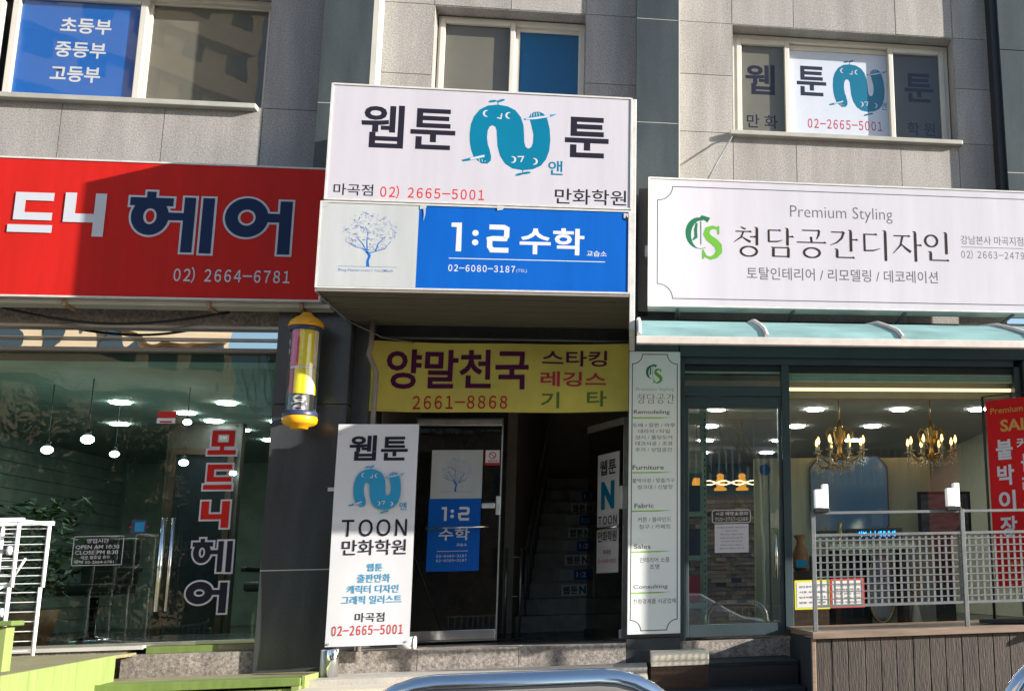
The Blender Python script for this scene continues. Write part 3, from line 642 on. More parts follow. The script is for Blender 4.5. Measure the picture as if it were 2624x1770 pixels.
# right leaf swung inwards
rl = root('open_door', 'open glass door leaf with a tall white poster, swung into the dark stairwell', 'door', (-.07, .5, 1.07), math.radians(180-61))
s = MB(); s.box(0, .73, -.02, .02, .0, .075); s.build('bottom_rail', 'stainless', rl, True, .003); s = MB(); s.box(0, .73, -.02, .02, 1.92, 1.98); s.build('top_rail', 'alu', rl, True)
s = MB(); s.box(-.012, .0, -.022, .022, 0, 1.98); s.build('edge_strip', 'alu', rl, True); MB().box(-.03, .02, -.04, .04, .0, .08).build('edge_strip', 'aluwhite', rl, True, .004)
MB().q([(0, 0, .075), (.73, 0, .075), (.73, 0, 1.92), (0, 0, 1.92)]).build('pane', 'gl_door', rl, True)
MB().box(.10, .52, .005, .008, .58, 1.68).build('poster', 'bannerwhite', rl, True)
def mirr_text(t_, a, b, c, d, m, bold=.015):   # the leaf faces the other way round: lettering runs from the far edge to the hinge
    vs, fs = text_mesh(t_, bold); a0 = min(v.x for v in vs); a1 = max(v.x for v in vs); b0 = min(v.y for v in vs); b1 = max(v.y for v in vs); s = MB()
    s.v = [(b-(v.x-a0)/(a1-a0)*(b-a), .012, c+(v.y-b0)/(b1-b0)*(d-c)) for v in vs]; s.f = list(fs); s.sm = [False]*len(fs); s.build('lettering', m, rl, True)
mirr_text('웹툰', .15, .47, 1.48, 1.62, 'ink'); mirr_text('N', .18, .44, 1.16, 1.42, 'teal', .06); mirr_text('TOON', .13, .49, 1.02, 1.10, 'ink'); mirr_text('만화학원', .13, .49, .86, .96, 'ink'); mirr_text('마곡점', .24, .38, .745, .79, 'ink', .005); mirr_text('02-2665-5001', .13, .49, .67, .705, 'textred', .01)
MB().box(-.03, .03, -.05, .05, 1.14, 1.35).build('lock_box', 'aluwhite', rl, True, .01)
MB().tube([(.05, .045, .985), (.60, .045, .985)], .011, 10).build('push_bar', 'stainless', rl, True)

# ---- right shop front
sf = MB(); D = (.43, 3.56)
sf.box(.40, .445, -.06, .04, 1.06, 3.62); sf.box(1.305, 1.375, -.07, .05, 1.12, 3.44); sf.box(3.50, 3.56, -.06, .04, 1.15, 3.44); sf.box(.445, 3.50, -.06, .04, 3.44, 3.62)
shopf = sf.build('shopfront_frame', 'dkframe', bld, bevel=.003)
box('fascia', 'dkframe', .40, 5.5, -.10, -.062, 3.50, 3.66, bld); box('fascia', 'shutter', .30, 5.5, -.08, .3, 3.665, 3.84, bld)
box('transom', 'dkframe', .447, 1.303, -.055, .035, 3.155, 3.245, shopf); 
box('shutter_slot', 'black', .447, 1.303, -.02, .03, 3.385, 3.438, shopf); box('shutter_slot', 'black', 1.377, 3.498, -.02, .03, 3.385, 3.438, shopf)
for z in (3.30, 3.325, 3.35): box('shutter_slat', 'rackgreen', 1.378, 3.497, -.012, .02, z, z+.022, shopf)
box('shutter_slat', 'rackgreen', .448, 1.302, -.012, .02, 3.37, 3.384, shopf)
rect(.447, 1.303, 3.245, 3.372, .0).build('pane', 'gl_shop', shopf)
rect(1.377, 3.498, 1.16, 3.30, .0).build('pane', 'gl_shop', shopf)
sd_ = rect_frame('door_leaf', 'dkframe', .450, 1.300, 1.085, 3.150, .028, -.045, .03, bld, .003, tb=.10)
M['gl_shopdoor'] = glass('gl_shopdoor', (.80, .86, .82), .11, wav=.02)
rect(.478, 1.272, 1.185, 3.05, -.005).build('pane', 'gl_shopdoor', sd_)
s = MB().tube([(1.23, -.09, 1.55), (1.23, -.09, 1.95)], .013, 10); s.tube([(1.23, -.09, 1.60), (1.23, -.045, 1.60)], .008, 6); s.tube([(1.23, -.09, 1.90), (1.23, -.045, 1.90)], .008, 6); s.build('door_handle', 'stainless', sd_)
s = MB(); pts = []
for (cx, cz, a0) in ((.995, 2.13, 0), (.705, 2.13, 90), (.705, 2.065, 180), (.995, 2.065, 270)):
    for i in range(4): t = math.radians(a0+30*i); pts.append((cx+.022*math.cos(t), cz+.022*math.sin(t)))
ribbon(pts, .006, -.011, s, close=True); s.build('decal', 'pinkwhite', sd_)
text('시공 예약 & 문의', (.71, .99, 2.105, 2.138), -.011, 'pinkwhite', sd_, .012); text('010-2757-1389', (.71, .99, 2.058, 2.09), -.011, 'pinkwhite', sd_, .012)
box('notice', 'pinkwhite', .703, .998, -.0125, -.010, 1.785, 2.03, sd_, bevel=0)
for i, t_ in enumerate(('저희 매장은 사전 예약제로 운영하고 있습니다', '방문 상담', '예약 문의는 전화로 주세요', '친절하게 상담해 드립니다', '언제든지 연락 주시면', '정성을 다해 모시겠습니다', '감사합니다')):
    hw = (.13, .05, .10, .10, .09, .10, .11)[i]; text(t_, (.85-hw, .85+hw, 1.995-.030*i, 2.008-.030*i), -.0135, 'textgrey', sd_, .004)
box('granite_riser', 'granite_low', .40, 1.33, -.09, .2, .90, 1.055, bld)
# notices and sticker in the right window
def notice(x0, x1, z0, z1, m, lines):
    box('notice', m, x0, x1, -.0045, -.002, z0, z1, shopf); rect(x0+.018, x1-.018, z0+.018, z1-.018, -.006).build('notice', 'white', shopf)
    for i, t_ in enumerate(lines):
        zz = z1-.05-i*(z1-z0-.07)/len(lines); text(t_, (x0+.04, x1-.04, zz-.016, zz+.002), -.0075, 'textgrey', shopf, .01)
notice(1.395, 1.705, 1.285, 1.535, 'paperyellow', ('임대 문의 매장 정리', '시공 상담 전화', '인테리어', '방문 견적 환영'))
notice(1.712, 2.015, 1.29, 1.54, 'paperred', ('사진 촬영 금지 안내', '폐쇄회로 작동중', '시설 안전 관리', '출입 제한 구역', '관리자 외 출입금지'))

# ------------------------------------------------------------------ signs
def sign_box(name, label, x0, x1, y0, y1, z0, z1, face, frame='aluwhite', t=.012):
    r = root(name, label, 'sign', ((x0+x1)/2, y1, z0))
    MB().box(x0, x1, y0+.004, y1, z0, z1).build('sign_case', frame, r, bevel=.003)
    rect(x0+t, x1-t, z0+t, z1-t, y0+.001).build('sign_face', face, r)
    s = MB(); s.box(x0-.002, x0+t, y0-.006, y0+.01, z0, z1); s.box(x1-t, x1+.002, y0-.006, y0+.01, z0, z1); s.box(x0+t, x1-t, y0-.006, y0+.01, z1-t, z1+.002); s.box(x0+t, x1-t, y0-.006, y0+.01, z0-.002, z0+t); s.build('sign_frame', frame, r)
    return r
YS = -1.1
up = sign_box('sign', 'upper white box sign with black Korean lettering and a blue hooked N', -2.352, -.030, YS, 0, 4.486, 5.448, 'signwhite')
text('웹툰', (-2.119, -1.411, 4.925, 5.285), YS+.0006, 'ink', up, .017); n_logo((-1.302, -.677, 4.785, 5.335), YS+.0005, up)
text('툰', (-.564, -.217, 4.912, 5.262), YS+.0006, 'ink', up, .022); text('앤', (-.69, -.575, 4.755, 4.877), YS+.0006, 'teal', up, .015)
text('마곡점', (-2.291, -2.002, 4.526, 4.62), YS+.0006, 'ink', up, .008); text('02) 2665-5001', (-1.95, -1.173, 4.512, 4.62), YS+.0006, 'textred', up, .012); text('만화학원', (-.632, -.071, 4.515, 4.645), YS+.0006, 'ink', up, .008)
lo = sign_box('lightbox_sign', 'blue and white lightbox sign with a small tree print, below the upper white sign', -2.375, -.040, YS, 0, 3.785, 4.474, 'blue')
rect(-2.361, -1.655, 3.800, 4.460, YS-.001).build('sign_face', 'signwhite2', lo)
tree_logo((-2.215, -1.80, 3.958, 4.40), YS-.0015, lo); text('Blog.Naver.com / 1to2Math', (-2.219, -1.823, 3.912, 3.94), YS-.0015, 'leafblue', lo, .004)
one_two((-1.409, -1.33, 4.10, 4.332), (-1.252, -1.204, 4.15, 4.278), (-1.138, -.972, 4.098, 4.325), YS+.0006, 'white', lo)
text('수학', (-.892, -.396, 4.092, 4.312), YS+.0006, 'white', lo, .022); text('교습소', (-.376, -.221, 4.087, 4.133), YS+.0006, 'white', lo, .008)
rect(-1.42, -.232, 4.040, 4.046, YS+.0006).build('lettering', 'white', lo); text('02-6080-3187', (-1.42, -.921, 3.938, 3.992), YS+.0006, 'white', lo, .025); text('(TEL)', (-.911, -.831, 3.936, 3.968), YS+.0006, 'leafpale', lo, .008)
for i, (x, z) in enumerate(((-2.35, 4.44), (-1.63, 4.45), (-1.05, 4.46), (-.07, 4.43))):
    s = MB(); s.q([(x-.02, YS-.0045, z-.02), (x+.025, YS-.0045, z-.01), (x+.035, YS-.0045, z+.02), (x-.02, YS-.0045, z+.022)]); s.build('torn_corner', 'signwhite2', lo)
s = MB(); s.q([(-.085, YS-.005, 4.40), (-.055, YS-.005, 4.395), (-.068, YS-.005, 4.435)]); s.build('torn_corner', 'black', lo)
ribbon([(-1.615, 4.44), (-1.612, 4.39), (-1.618, 4.34)], [.02, .012, .002], YS-.004).build('stain', 'leafpale', lo)
s = MB(); s.box(-.040, .004, -1.103, -.3, 3.50, 5.44); s.build('side_panel', 'aluwhite', lo, bevel=.004)
for i in range(6): box('soffit_slat', 'soffit', -2.36, -.045, -1.09+i*.18, -1.09+i*.18+.166, 3.762+random.uniform(-.001, .001), 3.784, lo, bevel=.003)
s = MB(); s.box(-2.375, -2.362, -1.1, 0, 3.755, 3.784); s.box(-2.36, -.04, -1.1, -1.092, 3.76, 3.784); s.build('soffit_edge', 'conduit', lo)

RY = -.40
rs = sign_box('shop_sign', 'long red sign with pale and navy block letters over the hair shop', -6.9, -2.53, RY, -.19, 3.86, 5.01, 'red')
def outl(gl, bx, m1, m2, e):
    if e: block_glyph(gl, bx, RY-.003, m2, rs, e=e)
    block_glyph(gl, bx, RY-.006, m1, rs)
outl(G_MO, (-5.26, -4.945, 4.38, 4.715), 'letterpale', None, 0); outl(G_DEU, (-4.879, -4.561, 4.381, 4.713), 'letterpale', None, 0); outl(G_NI, (-4.49, -4.186, 4.36, 4.722), 'letterpale', None, 0)
outl(G_HE, (-4.015, -3.385, 4.243, 4.753), 'letternavy', 'letterpale', .017); outl(G_EO, (-3.30, -2.79, 4.25, 4.715), 'letternavy', 'letterpale', .017)
text('02) 2664-6781', (-3.644, -2.772, 3.995, 4.128), RY-.003, 'letterpale', rs, .012)
s = MB(); s.box(-6.9, -2.47, -.34, -.19, 3.822, 3.856); s.build('support_rail', 'trim_white', rs)
for x in (-4.45, -3.4, -2.7): box('bracket', 'rust', x, x+.03, -.36, -.19, 3.80, 3.857, rs)

bs = sign_box('shop_sign', 'wide white sign with a green CS emblem and thin black lined border', .112, 3.78, -.55, -.36, 3.835, 4.985, 'signwhite')
YB = -.5494
def border(x0, x1, z0, z1, r, y, parent, w=.008, m='rail_line'):
    pts = []
    for (cx, cz, a0) in ((x0, z1, -90), (x1, z1, 180), (x1, z0, 90), (x0, z0, 0)):
        seg = [(cx+r*math.cos(math.radians(a0+ (90*i/8))), cz+r*math.sin(math.radians(a0+(90*i/8)))) for i in range(9)]
        pts += seg[::1] if True else seg
    return pts
def concave(x0, x1, z0, z1, rx, rz, y, parent, w=.008, m='rail_line'):
    pts = []
    def arc(cx, cz, a, b):
        return [(cx+rx*math.cos(math.radians(a+(b-a)*i/8)), cz+rz*math.sin(math.radians(a+(b-a)*i/8))) for i in range(9)]
    pts += arc(x0, z1, 270, 360)[::1]      # left edge up to the top edge
    pts += arc(x1, z1, 180, 270)
    pts += arc(x1, z0, 90, 180)
    pts += arc(x0, z0, 0, 90)
    ribbon(pts, w, y, close=True).build('border_line', m, parent)
concave(.189, 3.705, 3.905, 4.908, .129, .128, YB, bs)
text('Premium Styling', (1.343, 2.269, 4.632, 4.775), YB, 'textgrey', bs, -.008)
cs_logo((.434, .735, 4.262, 4.635), YB, bs); book_text('청담공간디자인', (.815, 2.815, 4.285, 4.572), YB, 'darkbrown', bs)
text('토탈인테리어 / 리모델링 / 데코레이션', (.953, 2.661, 4.088, 4.20), YB, 'textgrey', bs, .004)
text('강남본사 마곡지점', (2.891, 3.483, 4.462, 4.545), YB, 'textgrey', bs, 0); rect(2.889, 3.479, 4.433, 4.438, YB).build('lettering', 'textgrey', bs); text('02)2663-2479', (2.889, 3.485, 4.325, 4.41), YB, 'textgrey', bs, .004)
for x in (.35, 1.35, 2.35, 3.35): box('bracket', 'galv', x, x+.025, -.50, -.10, 3.818, 3.834, bs)
box('stay_or_dark_gap', 'galv', .085, .111, -.45, -.18, 4.30, 4.40, bs)
box('stay_or_dark_gap', 'black', .03, .11, -.34, -.182, 3.84, 4.96, bs)  # black slab stands in for the shade in the gap beside the sign

vs_ = root('vertical_sign', 'tall narrow white sign board with green underlined headings on the pier', 'sign', (.18, -.18, 1.13))
M['boardwhite'] = mat('boardwhite', (.80, .83, .82), .5, noise=.03, scale=1.3, spec=.2)
MB().box(-.038, .398, -.215, -.181, 1.13, 3.515).build('board', 'boardwhite', vs_, bevel=.004)
YV = -.2154
def vconc(x0, x1, z0, z1):
    concave(x0, x1, z0, z1, .085, .085, YV, vs_, w=.008, m='textgrey')
vconc(-.012, .372, 1.16, 3.49)
cs_logo((.105, .24, 3.235, 3.395), YV, vs_); text('Premium Styling', (.02, .345, 3.16, 3.20), YV, 'leafpale', vs_, 0); book_text('청담공간', (.018, .355, 3.055, 3.145), YV, 'darkbrown', vs_, thin=.8)
def un_v(v): return 3.515-(v-900.6)/(1624-900.6)*2.385
rows = [('Remodeling', 728, 782, 0, 145, 520), ('도배 / 장판 / 마루', 870, 915, 1, 135, 575), ('대리석 / 타일', 935, 980, 1, 195, 520), ('샷시 / 폴딩도어', 1002, 1045, 1, 165, 545), ('데크시공 / 조경', 1068, 1112, 1, 165, 545), ('주거 / 상업공간', 1135, 1180, 1, 165, 545), ('Furniture', 1322, 1370, 0, 138, 460), ('붙박이장 / 맞춤가구', 1462, 1510, 1, 138, 570)]
rows2 = [('씽크대 / 신발장', 5, 50, 1, 158, 530), ('Fabric', 195, 242, 0, 130, 330), ('커튼 / 블라인드', 335, 385, 1, 165, 515), ('침구 / 카페트', 410, 455, 1, 180, 510), ('Sales', 608, 655, 0, 128, 298), ('인테리어 소품', 742, 795, 1, 188, 497), ('조명', 812, 862, 1, 292, 390), ('Consulting', 1015, 1065, 0, 125, 478), ('친환경제품 시공업체', 1155, 1205, 1, 125, 560)]
def vrow(t_, v0, v1, sub, u0, u1, sc, oy, ub, us):
    x0 = -.038+(u0-ub)/us*.436; x1 = -.038+(u1-ub)/us*.436
    text(t_, (x0, x1, un_v(oy+v1/sc), un_v(oy+v0/sc)), YV, 'textgrey', vs_, .004 if sub else .012)
    if not sub:
        zz = un_v(oy+(v1+28)/sc); s = MB(); s.q([(-.006, YV, zz-.008), (.22, YV, zz-.008), (.33, YV, zz+.003), (-.006, YV, zz+.003)]); s.build('underline', 'lime', vs_)
for r_ in rows: vrow(*r_, 4.126, 880, 97, 533)
for r_ in rows2: vrow(*r_, 4.02, 1250, 65, 543)

rod = MB().tube([(.89, .0, 5.62), (.885, -.06, 5.61), (.60, -.40, 4.985)], .008, 6).build('stay_rod', 'galv'); tagp(rod, 'thin steel stay rod from the window sill corner down to the wide white sign', 'rod')
# ------------------------------------------------------------------ polycarbonate awning
aw = root('awning', 'curved teal polycarbonate awning with pale frame under the wide white sign', 'awning', (0, -.1, 3.3))
AX0, AX1, AY = .035, 9.0, -1.75
prof = [(-.12, 3.74), (-.5, 3.70), (-.9, 3.62), (-1.3, 3.49), (-1.6, 3.38), (-1.73, 3.30)]
ribx = [.035, .97, 2.01, 3.05, 4.1, 5.15, 6.2, 7.3, 8.4, 9.0]
for a, b in zip(ribx, ribx[1:]):
    s = MB()
    for (y0, z0), (y1, z1) in zip(prof, prof[1:]): s.q([(a, y0, z0), (b, y0, z0), (b, y1, z1), (a, y1, z1)], True)
    s.build('roof_panel', 'polycarb', aw)
for x in ribx: MB().tube([(x, y, z+.012) for y, z in prof], .017, 6).build('rib', 'awnframe', aw); 
MB().box(AX0-.02, AX1, AY-.02, AY+.03, 3.235, 3.292).build('gutter', 'awnframe', aw, bevel=.005)
MB().box(AX0-.02, AX1, -.14, -.10, 3.70, 3.75).build('wall_rail', 'awnframe', aw)

# ------------------------------------------------------------------ yellow cloth banner
yb = root('cloth_banner', 'sagging yellow cloth banner with purple letters hung over the stair door', 'banner', (-1.12, .0, 3.02))
def wav(x, z): return -.012*math.sin(5*x+2.5*(3.6-z))-.010*math.sin(11*(x*.5+z))+.02*(3.63-z)
s = MB(); nx, nz = 48, 14; grid = []
for j in range(nz+1):
    for i in range(nx+1):
        x = -2.21+2.175*i/nx; top = 3.63-.015*math.sin(math.pi*i/nx); z = 3.025+(top-3.025)*j/nz-.012*(1-j/nz)*math.sin(math.pi*i/nx); s.v.append((x, wav(x, z), z))
for j in range(nz):
    for i in range(nx): a = j*(nx+1)+i; s.f.append((a, a+1, a+nx+2, a+nx+1)); s.sm.append(True)
s.build('cloth', 'yellowcloth', yb)
Wv = lambda x, z: wav(x, z)
text('양말천국', (-2.072, -.901, 3.215, 3.56), -.004, 'purple', yb, .022, wave=Wv); text('스타킹', (-.79, -.234, 3.425, 3.565), -.004, 'purple', yb, .016, wave=Wv)
text('레깅스', (-.799, -.24, 3.243, 3.375), -.004, 'crimson', yb, .02, wave=Wv); text('기', (-.795, -.638, 3.055, 3.195), -.004, 'oliveink', yb, .02, wave=Wv); text('타', (-.403, -.234, 3.066, 3.206), -.004, 'oliveink', yb, .02, wave=Wv)
text('2661-8868', (-1.856, -1.072, 3.042, 3.158), -.004, 'orangeink', yb, .015, wave=Wv)
cp = MB().tube([(-2.17, -.15, 3.76), (-2.175, -.15, 3.56), (-2.19, -.15, 3.48), (-2.12, -.15, 3.32), (-2.125, -.15, 3.0), (-2.13, -.15, 2.0), (-2.14, -.15, .92)], .021, 10).build('drain_pipe', 'conduit', None)
tagp(cp, 'bent grey drain pipe running down beside the yellow banner', 'pipe')
cb = MB().tube([(-2.37, -.95, 3.75), (-2.3, -.4, 3.70), (-2.1, -.08, 3.64), (-1.85, -.03, 3.61)], .006, 6).build('wire', 'galv', None); tagp(cb, 'thin stay wire from the lightbox corner to the yellow banner', 'wire')
cc = MB().tube([(-5.0+.12*i, -.10-.05*math.sin(math.pi*i/12), 3.84-.13*math.sin(math.pi*i/14)) for i in range(15)], .011, 8).build('cable', 'cable', None); tagp(cc, 'black cable sagging below the red sign', 'cable')

# ------------------------------------------------------------------ barber pole
bp = root('barber_pole', 'lit glass barber pole with yellow caps and pink and yellow stripes', 'barber pole', (-2.60, -.42, 2.80))
R_ = .135
MB().lathe([(.02, -.055), (.075, -.052), (.085, -.03), (.13, -.02), (.152, .0), (.155, .035), (.15, .05)], (0, 0, 0), 28).build('lower_cap', 'barberyellow', bp, True)
MB().lathe([(.15, .0), (.152, .01), (.15, .035), (.142, .045)], (0, 0, .05), 28).build('ring', 'ringblue', bp, True)
MB().lathe([(.142, .0), (.15, .008), (.15, .03), (.145, .035)], (0, 0, .80), 28).build('ring', 'ringblue', bp, True)
MB().lathe([(.155, 0), (.158, .02), (.145, .05), (.10, .085), (.07, .10), (.055, .115), (.04, .132), (.01, .138)], (0, 0, .835), 28).build('upper_cap', 'barberyellow', bp, True)
def drum(a0, a1, z0, z1, m, r=.118):
    s = MB(); n = 10
    for i in range(n):
        t0 = math.radians(a0+(a1-a0)*i/n); t1 = math.radians(a0+(a1-a0)*(i+1)/n)
        s.q([(r*math.cos(t0), r*math.sin(t0), z0), (r*math.cos(t1), r*math.sin(t1), z0), (r*math.cos(t1), r*math.sin(t1), z1), (r*math.cos(t0), r*math.sin(t0), z1)], True)
    s.build('stripe', m, bp, True)
for z0, z1, off in ((.48, .80, 0), (.24, .46, -14)):
    drum(180+off, 205+off, z0, z1, 'stripewhite'); drum(205+off, 262+off, z0, z1, 'barberpink' if z0 > .4 else 'orangeink'); drum(262+off, 330+off, z0, z1, 'stripeyellow'); drum(330+off, 360+off, z0, z1, 'stripewhite')
    drum(0+off, 180+off, z0, z1, 'stripeyellow')
drum(0, 360, .462, .478, 'stripewhite'); drum(0, 360, .08, .235, 'black', .112)
vs0, fs0 = text_mesh('용', .03); ax0 = min(v.x for v in vs0); ax1 = max(v.x for v in vs0); bz0 = min(v.y for v in vs0); bz1 = max(v.y for v in vs0); s = MB()
for v in vs0:
    t = math.radians(240+(v.x-ax0)/(ax1-ax0)*75); s.v.append((.1135*math.cos(t), .1135*math.sin(t), .085+(v.y-bz0)/(bz1-bz0)*.145))
s.f = list(fs0); s.sm = [False]*len(fs0); s.build('lettering', 'white', bp, True)
s = MB(); nn = 28
for i in range(nn):
    t0, t1 = 2*math.pi*i/nn, 2*math.pi*(i+1)/nn; s.q([(R_*math.cos(t0), R_*math.sin(t0), .07), (R_*math.cos(t1), R_*math.sin(t1), .07), (R_*math.cos(t1), R_*math.sin(t1), .82), (R_*math.cos(t0), R_*math.sin(t0), .82)], True)
s.build('glass_tube', 'gl_clear', bp, True)
MB().box(-.03, .03, .10, .25, .1, .14).box(-.03, .03, .10, .25, .82, .86).build('wall_bracket', 'alu', bp, True)
bp.scale = (.84, .84, .93); bp.location = (-2.615, -.42, 2.858)

# ------------------------------------------------------------------ standing banner left of the stair door
bn = root('banner_stand', 'tall white standing banner with a blue N, TOON and red phone number', 'banner', (-2.025, -.37, 1.12))
BW, BH = .617, 1.735
def bw(x, z): return .012*math.sin(3.0*z+1)+.01*math.sin(6*x)*(1-z/1.68)
s = MB(); nx, nz = 10, 24
for j in range(nz+1):
    for i in range(nx+1): x = -BW/2+BW*i/nx; z = BH*j/nz; s.v.append((x, bw(x, z), z))
for j in range(nz):
    for i in range(nx): a = j*(nx+1)+i; s.f.append((a, a+1, a+nx+2, a+nx+1)); s.sm.append(True)
s.build('cloth', 'bannerwhite', bn, True)
def bl(u0, u1, v0, v1):   # measured on the cloth itself, in fractions of its width and height
    l0 = lambda v: 168+(50-168)*(v-72)/(1308-72); r0 = lambda v: 608+(512-608)*(v-82)/(1295-82)
    vm = (v0+v1)/2; a = l0(vm); b = r0(vm)
    return (-BW/2+BW*(u0-a)/(b-a), -BW/2+BW*(u1-a)/(b-a), BH*(1-(v1-76)/1226), BH*(1-(v0-76)/1226))
bt = lambda t_, u0, u1, v0, v1, m, bd=.01: text(t_, bl(u0, u1, v0, v1), -.003, m, bn, bd, local=True, wave=bw)
bt('웹', 222, 370, 140, 285, 'ink', .022); bt('툰', 395, 542, 148, 285, 'ink', .022)
q = bl(238, 498, 333, 563); n_logo(q, -.022, bn, local=True, main='skyblue'); bt('앤', 484, 525, 522, 565, 'skyblue')
bt('TOON', 165, 522, 614, 710, 'ink', .012); bt('만화학원', 163, 513, 727, 812, 'ink', .01)
bt('웹툰', 293, 380, 858, 900, 'skyblue'); bt('출판만화', 240, 420, 915, 962, 'skyblue'); bt('캐릭터 디자인', 182, 463, 975, 1020, 'skyblue'); bt('그래픽 일러스트', 150, 478, 1032, 1078, 'skyblue')
bt('마곡점', 220, 380, 1125, 1175, 'ink', .006); bt('02-2665-5001', 92, 480, 1192, 1245, 'textred', .012)
s = MB(); s.tube([(-.27, .06, 1.66), (0, .12, .75), (.27, .06, .03)], .006, 6); s.tube([(.27, .06, 1.66), (0, .12, .75), (-.27, .06, .03)], .006, 6); s.tube([(0, .12, .75), (0, .17, .02)], .006, 6); s.build('frame_rod', 'black', bn, True)
for x, z in ((-.285, .02), (.285, .02), (-.285, 1.66), (.285, 1.66)): MB().lathe([(.009, 0), (.009, .004)], (x, bw(x, z)-.006, z), 10, axis='y').build('eyelet', 'alu', bn, True)
bol = MB().lathe([(.044, 0), (.044, .20), (.04, .205)], (-2.235, -.52, .905), 20).build('bollard', 'chrome'); tagp(bol, 'short polished steel post standing at the foot of the tall white banner', 'bollard')
bol2 = MB().lathe([(.03, 0), (.03, .20)], (-2.295, -.50, .905), 14).build('pipe_stub', 'aluwhite'); tagp(bol2, 'thin white pipe stub beside the polished steel post', 'pipe')
bk = root('bucket', 'small white bucket lying on the granite behind the banner foot', 'bucket', (-1.86, -.05, 1.115), 0, ry=math.pi/2)
MB().lathe([(.045, 0), (.05, .06), (.052, .13), (.046, .13), (.044, .02)], (0, 0, 0), 18).build('bucket_body', 'white', bk, True); MB().lathe([(.055, .12), (.055, .135)], (0, 0, 0), 18).build('rim', 'white', bk, True)

# ------------------------------------------------------------------ green timber deck and ramp
gd = root('green_platform', 'low green painted timber platform in front of the hair shop', 'platform', (-3.05, -.55, 0))
for i in range(5): MB().box(-4.4, -2.35, -.90+i*.142, -.90+i*.142+.137, .905, .932).build('deck_board', 'deckwood' if i > 1 else 'greenpaint2', gd, bevel=.003)
MB().box(-4.4, -2.34, -.93, -.905, .88, .938).build('edge_beam', 'greenpaint2', gd, bevel=.004)
for i in range(14): MB().box(-4.4+i*.146, -4.4+i*.146+.142, -.90, -.88, .0, .862).build('skirt_board', 'greenpaint', gd, bevel=.003)
MB().box(-2.40, -2.345, -.925, -.87, .0, .879).build('corner_post', 'greenpaint', gd, bevel=.003)
MB().box(-2.348, -2.322, -.87, -.2, .80, .945).build('edge_beam', 'greenpaint', gd, bevel=.003)
MB().box(-2.36, -2.322, -.26, -.2, .3, .985).build('corner_post', 'greenpaint', gd, bevel=.003)
rp_ = root('green_ramp', 'yellow green painted timber ramp side rising to the hair shop door', 'ramp', (-4.2, -.9, 0))
# skirt runs diagonally from the wall outwards to the left
A = Vector((-3.78, -.22)); B = Vector((-4.10, -1.75)); 
A = Vector((-3.745, -.50)); B = Vector((-3.43, -2.61))
n_b = 15
for i in range(n_b):
    p = A.lerp(B, i/n_b); q2 = A.lerp(B, (i+.975)/n_b); d = (B-A).normalized(); nrm = Vector((-d.y, d.x))*-.02
    s = MB(); pts = [(p.x, p.y), (q2.x, q2.y), (q2.x+nrm.x, q2.y+nrm.y), (p.x+nrm.x, p.y+nrm.y)]
    b = len(s.v); s.v += [(x, y, 0.0) for x, y in pts]+[(x, y, 1.118) for x, y in pts]
    for f_ in ((0, 3, 2, 1), (4, 5, 6, 7), (0, 1, 5, 4), (1, 2, 6, 5), (2, 3, 7, 6), (3, 0, 4, 7)): s.f.append(f_); s.sm.append(False)
    s.build('skirt_board', 'greenpaint', rp_)
for i in range(18):
    y0 = -.09-i*.135; t_ = max(0, min(1, (y0-A.y)/(B.y-A.y))); xr = A.x+(B.x-A.x)*t_-.01 if y0 < A.y else A.x-.01
    MB().box(-6.8, xr-.02, y0-.131, y0, 1.09, 1.115).build('deck_board', 'deckwood', rp_, bevel=.003)
gp = root('green_post', 'yellow green painted timber post with a flat cap at the left edge', 'post', (-3.8, -2.1, 0))
MB().box(-4.05, -3.665, -2.14, -2.05, 1.10, 1.375).build('post_board', 'greenpaint', gp, bevel=.004); MB().box(-4.08, -3.625, -2.17, -2.03, 1.378, 1.408).build('cap', 'greenpaint2', gp, bevel=.006)

# ------------------------------------------------------------------ white folding rack
rk = root('drying_rack', 'white folding wire rack standing on the green ramp', 'rack', (-4.36, -.95, 1.12))
def rack_level(z0, z1, n, xa, xb, ya, yb_):
    for x in (xa, xb):
        for y in (ya, yb_): MB().tube([(x, y, z0), (x, y, z1)], .0135, 8).build('post', 'rackwhite', rk, True)
    for i in range(n):
        z = z0+(z1-z0)*(i+.5)/n
        MB().tube([(xa, ya, z), (xb, ya, z)], .0038, 5).build('wire', 'rackwhite', rk, True); MB().tube([(xa, yb_, z), (xb, yb_, z)], .0038, 5).build('wire', 'rackwhite', rk, True)
rack_level(.02, .50, 7, -.17, .13, -.10, .30); rack_level(.50, .95, 8, -.16, .145, -.10, .30)
for y in (-.10, .30): MB().box(-.30, .17, y-.02, y+.02, .945, .975).build('top_rail', 'rackwhite', rk, True, .004)
for x in (-.16, .145): MB().box(x-.015, x+.015, -.10, .30, .94, .965).build('top_rail', 'rackwhite', rk, True, .004)
MB().tube([(-.17, -.10, .40), (.12, -.08, .52)], .012, 8).build('brace', 'rackwhite', rk, True); MB().tube([(-.17, .30, .08), (.12, -.08, .03)], .012, 8).build('brace', 'rackwhite', rk, True)
MB().tube([(.11, .1, .70), (-.02, .2, .54)], .008, 8).build('brace', 'rackwhite', rk, True)
for z in (.33, .75):
    MB().lathe([(.02, -.03), (.028, 0), (.02, .03)], (.105, -.09, z), 12).build('hinge_knob', 'rackwhite', rk, True)
    MB().box(-.16, .1, -.105, -.095, z-.02, z+.012).build('shelf_band', 'galv', rk, True)

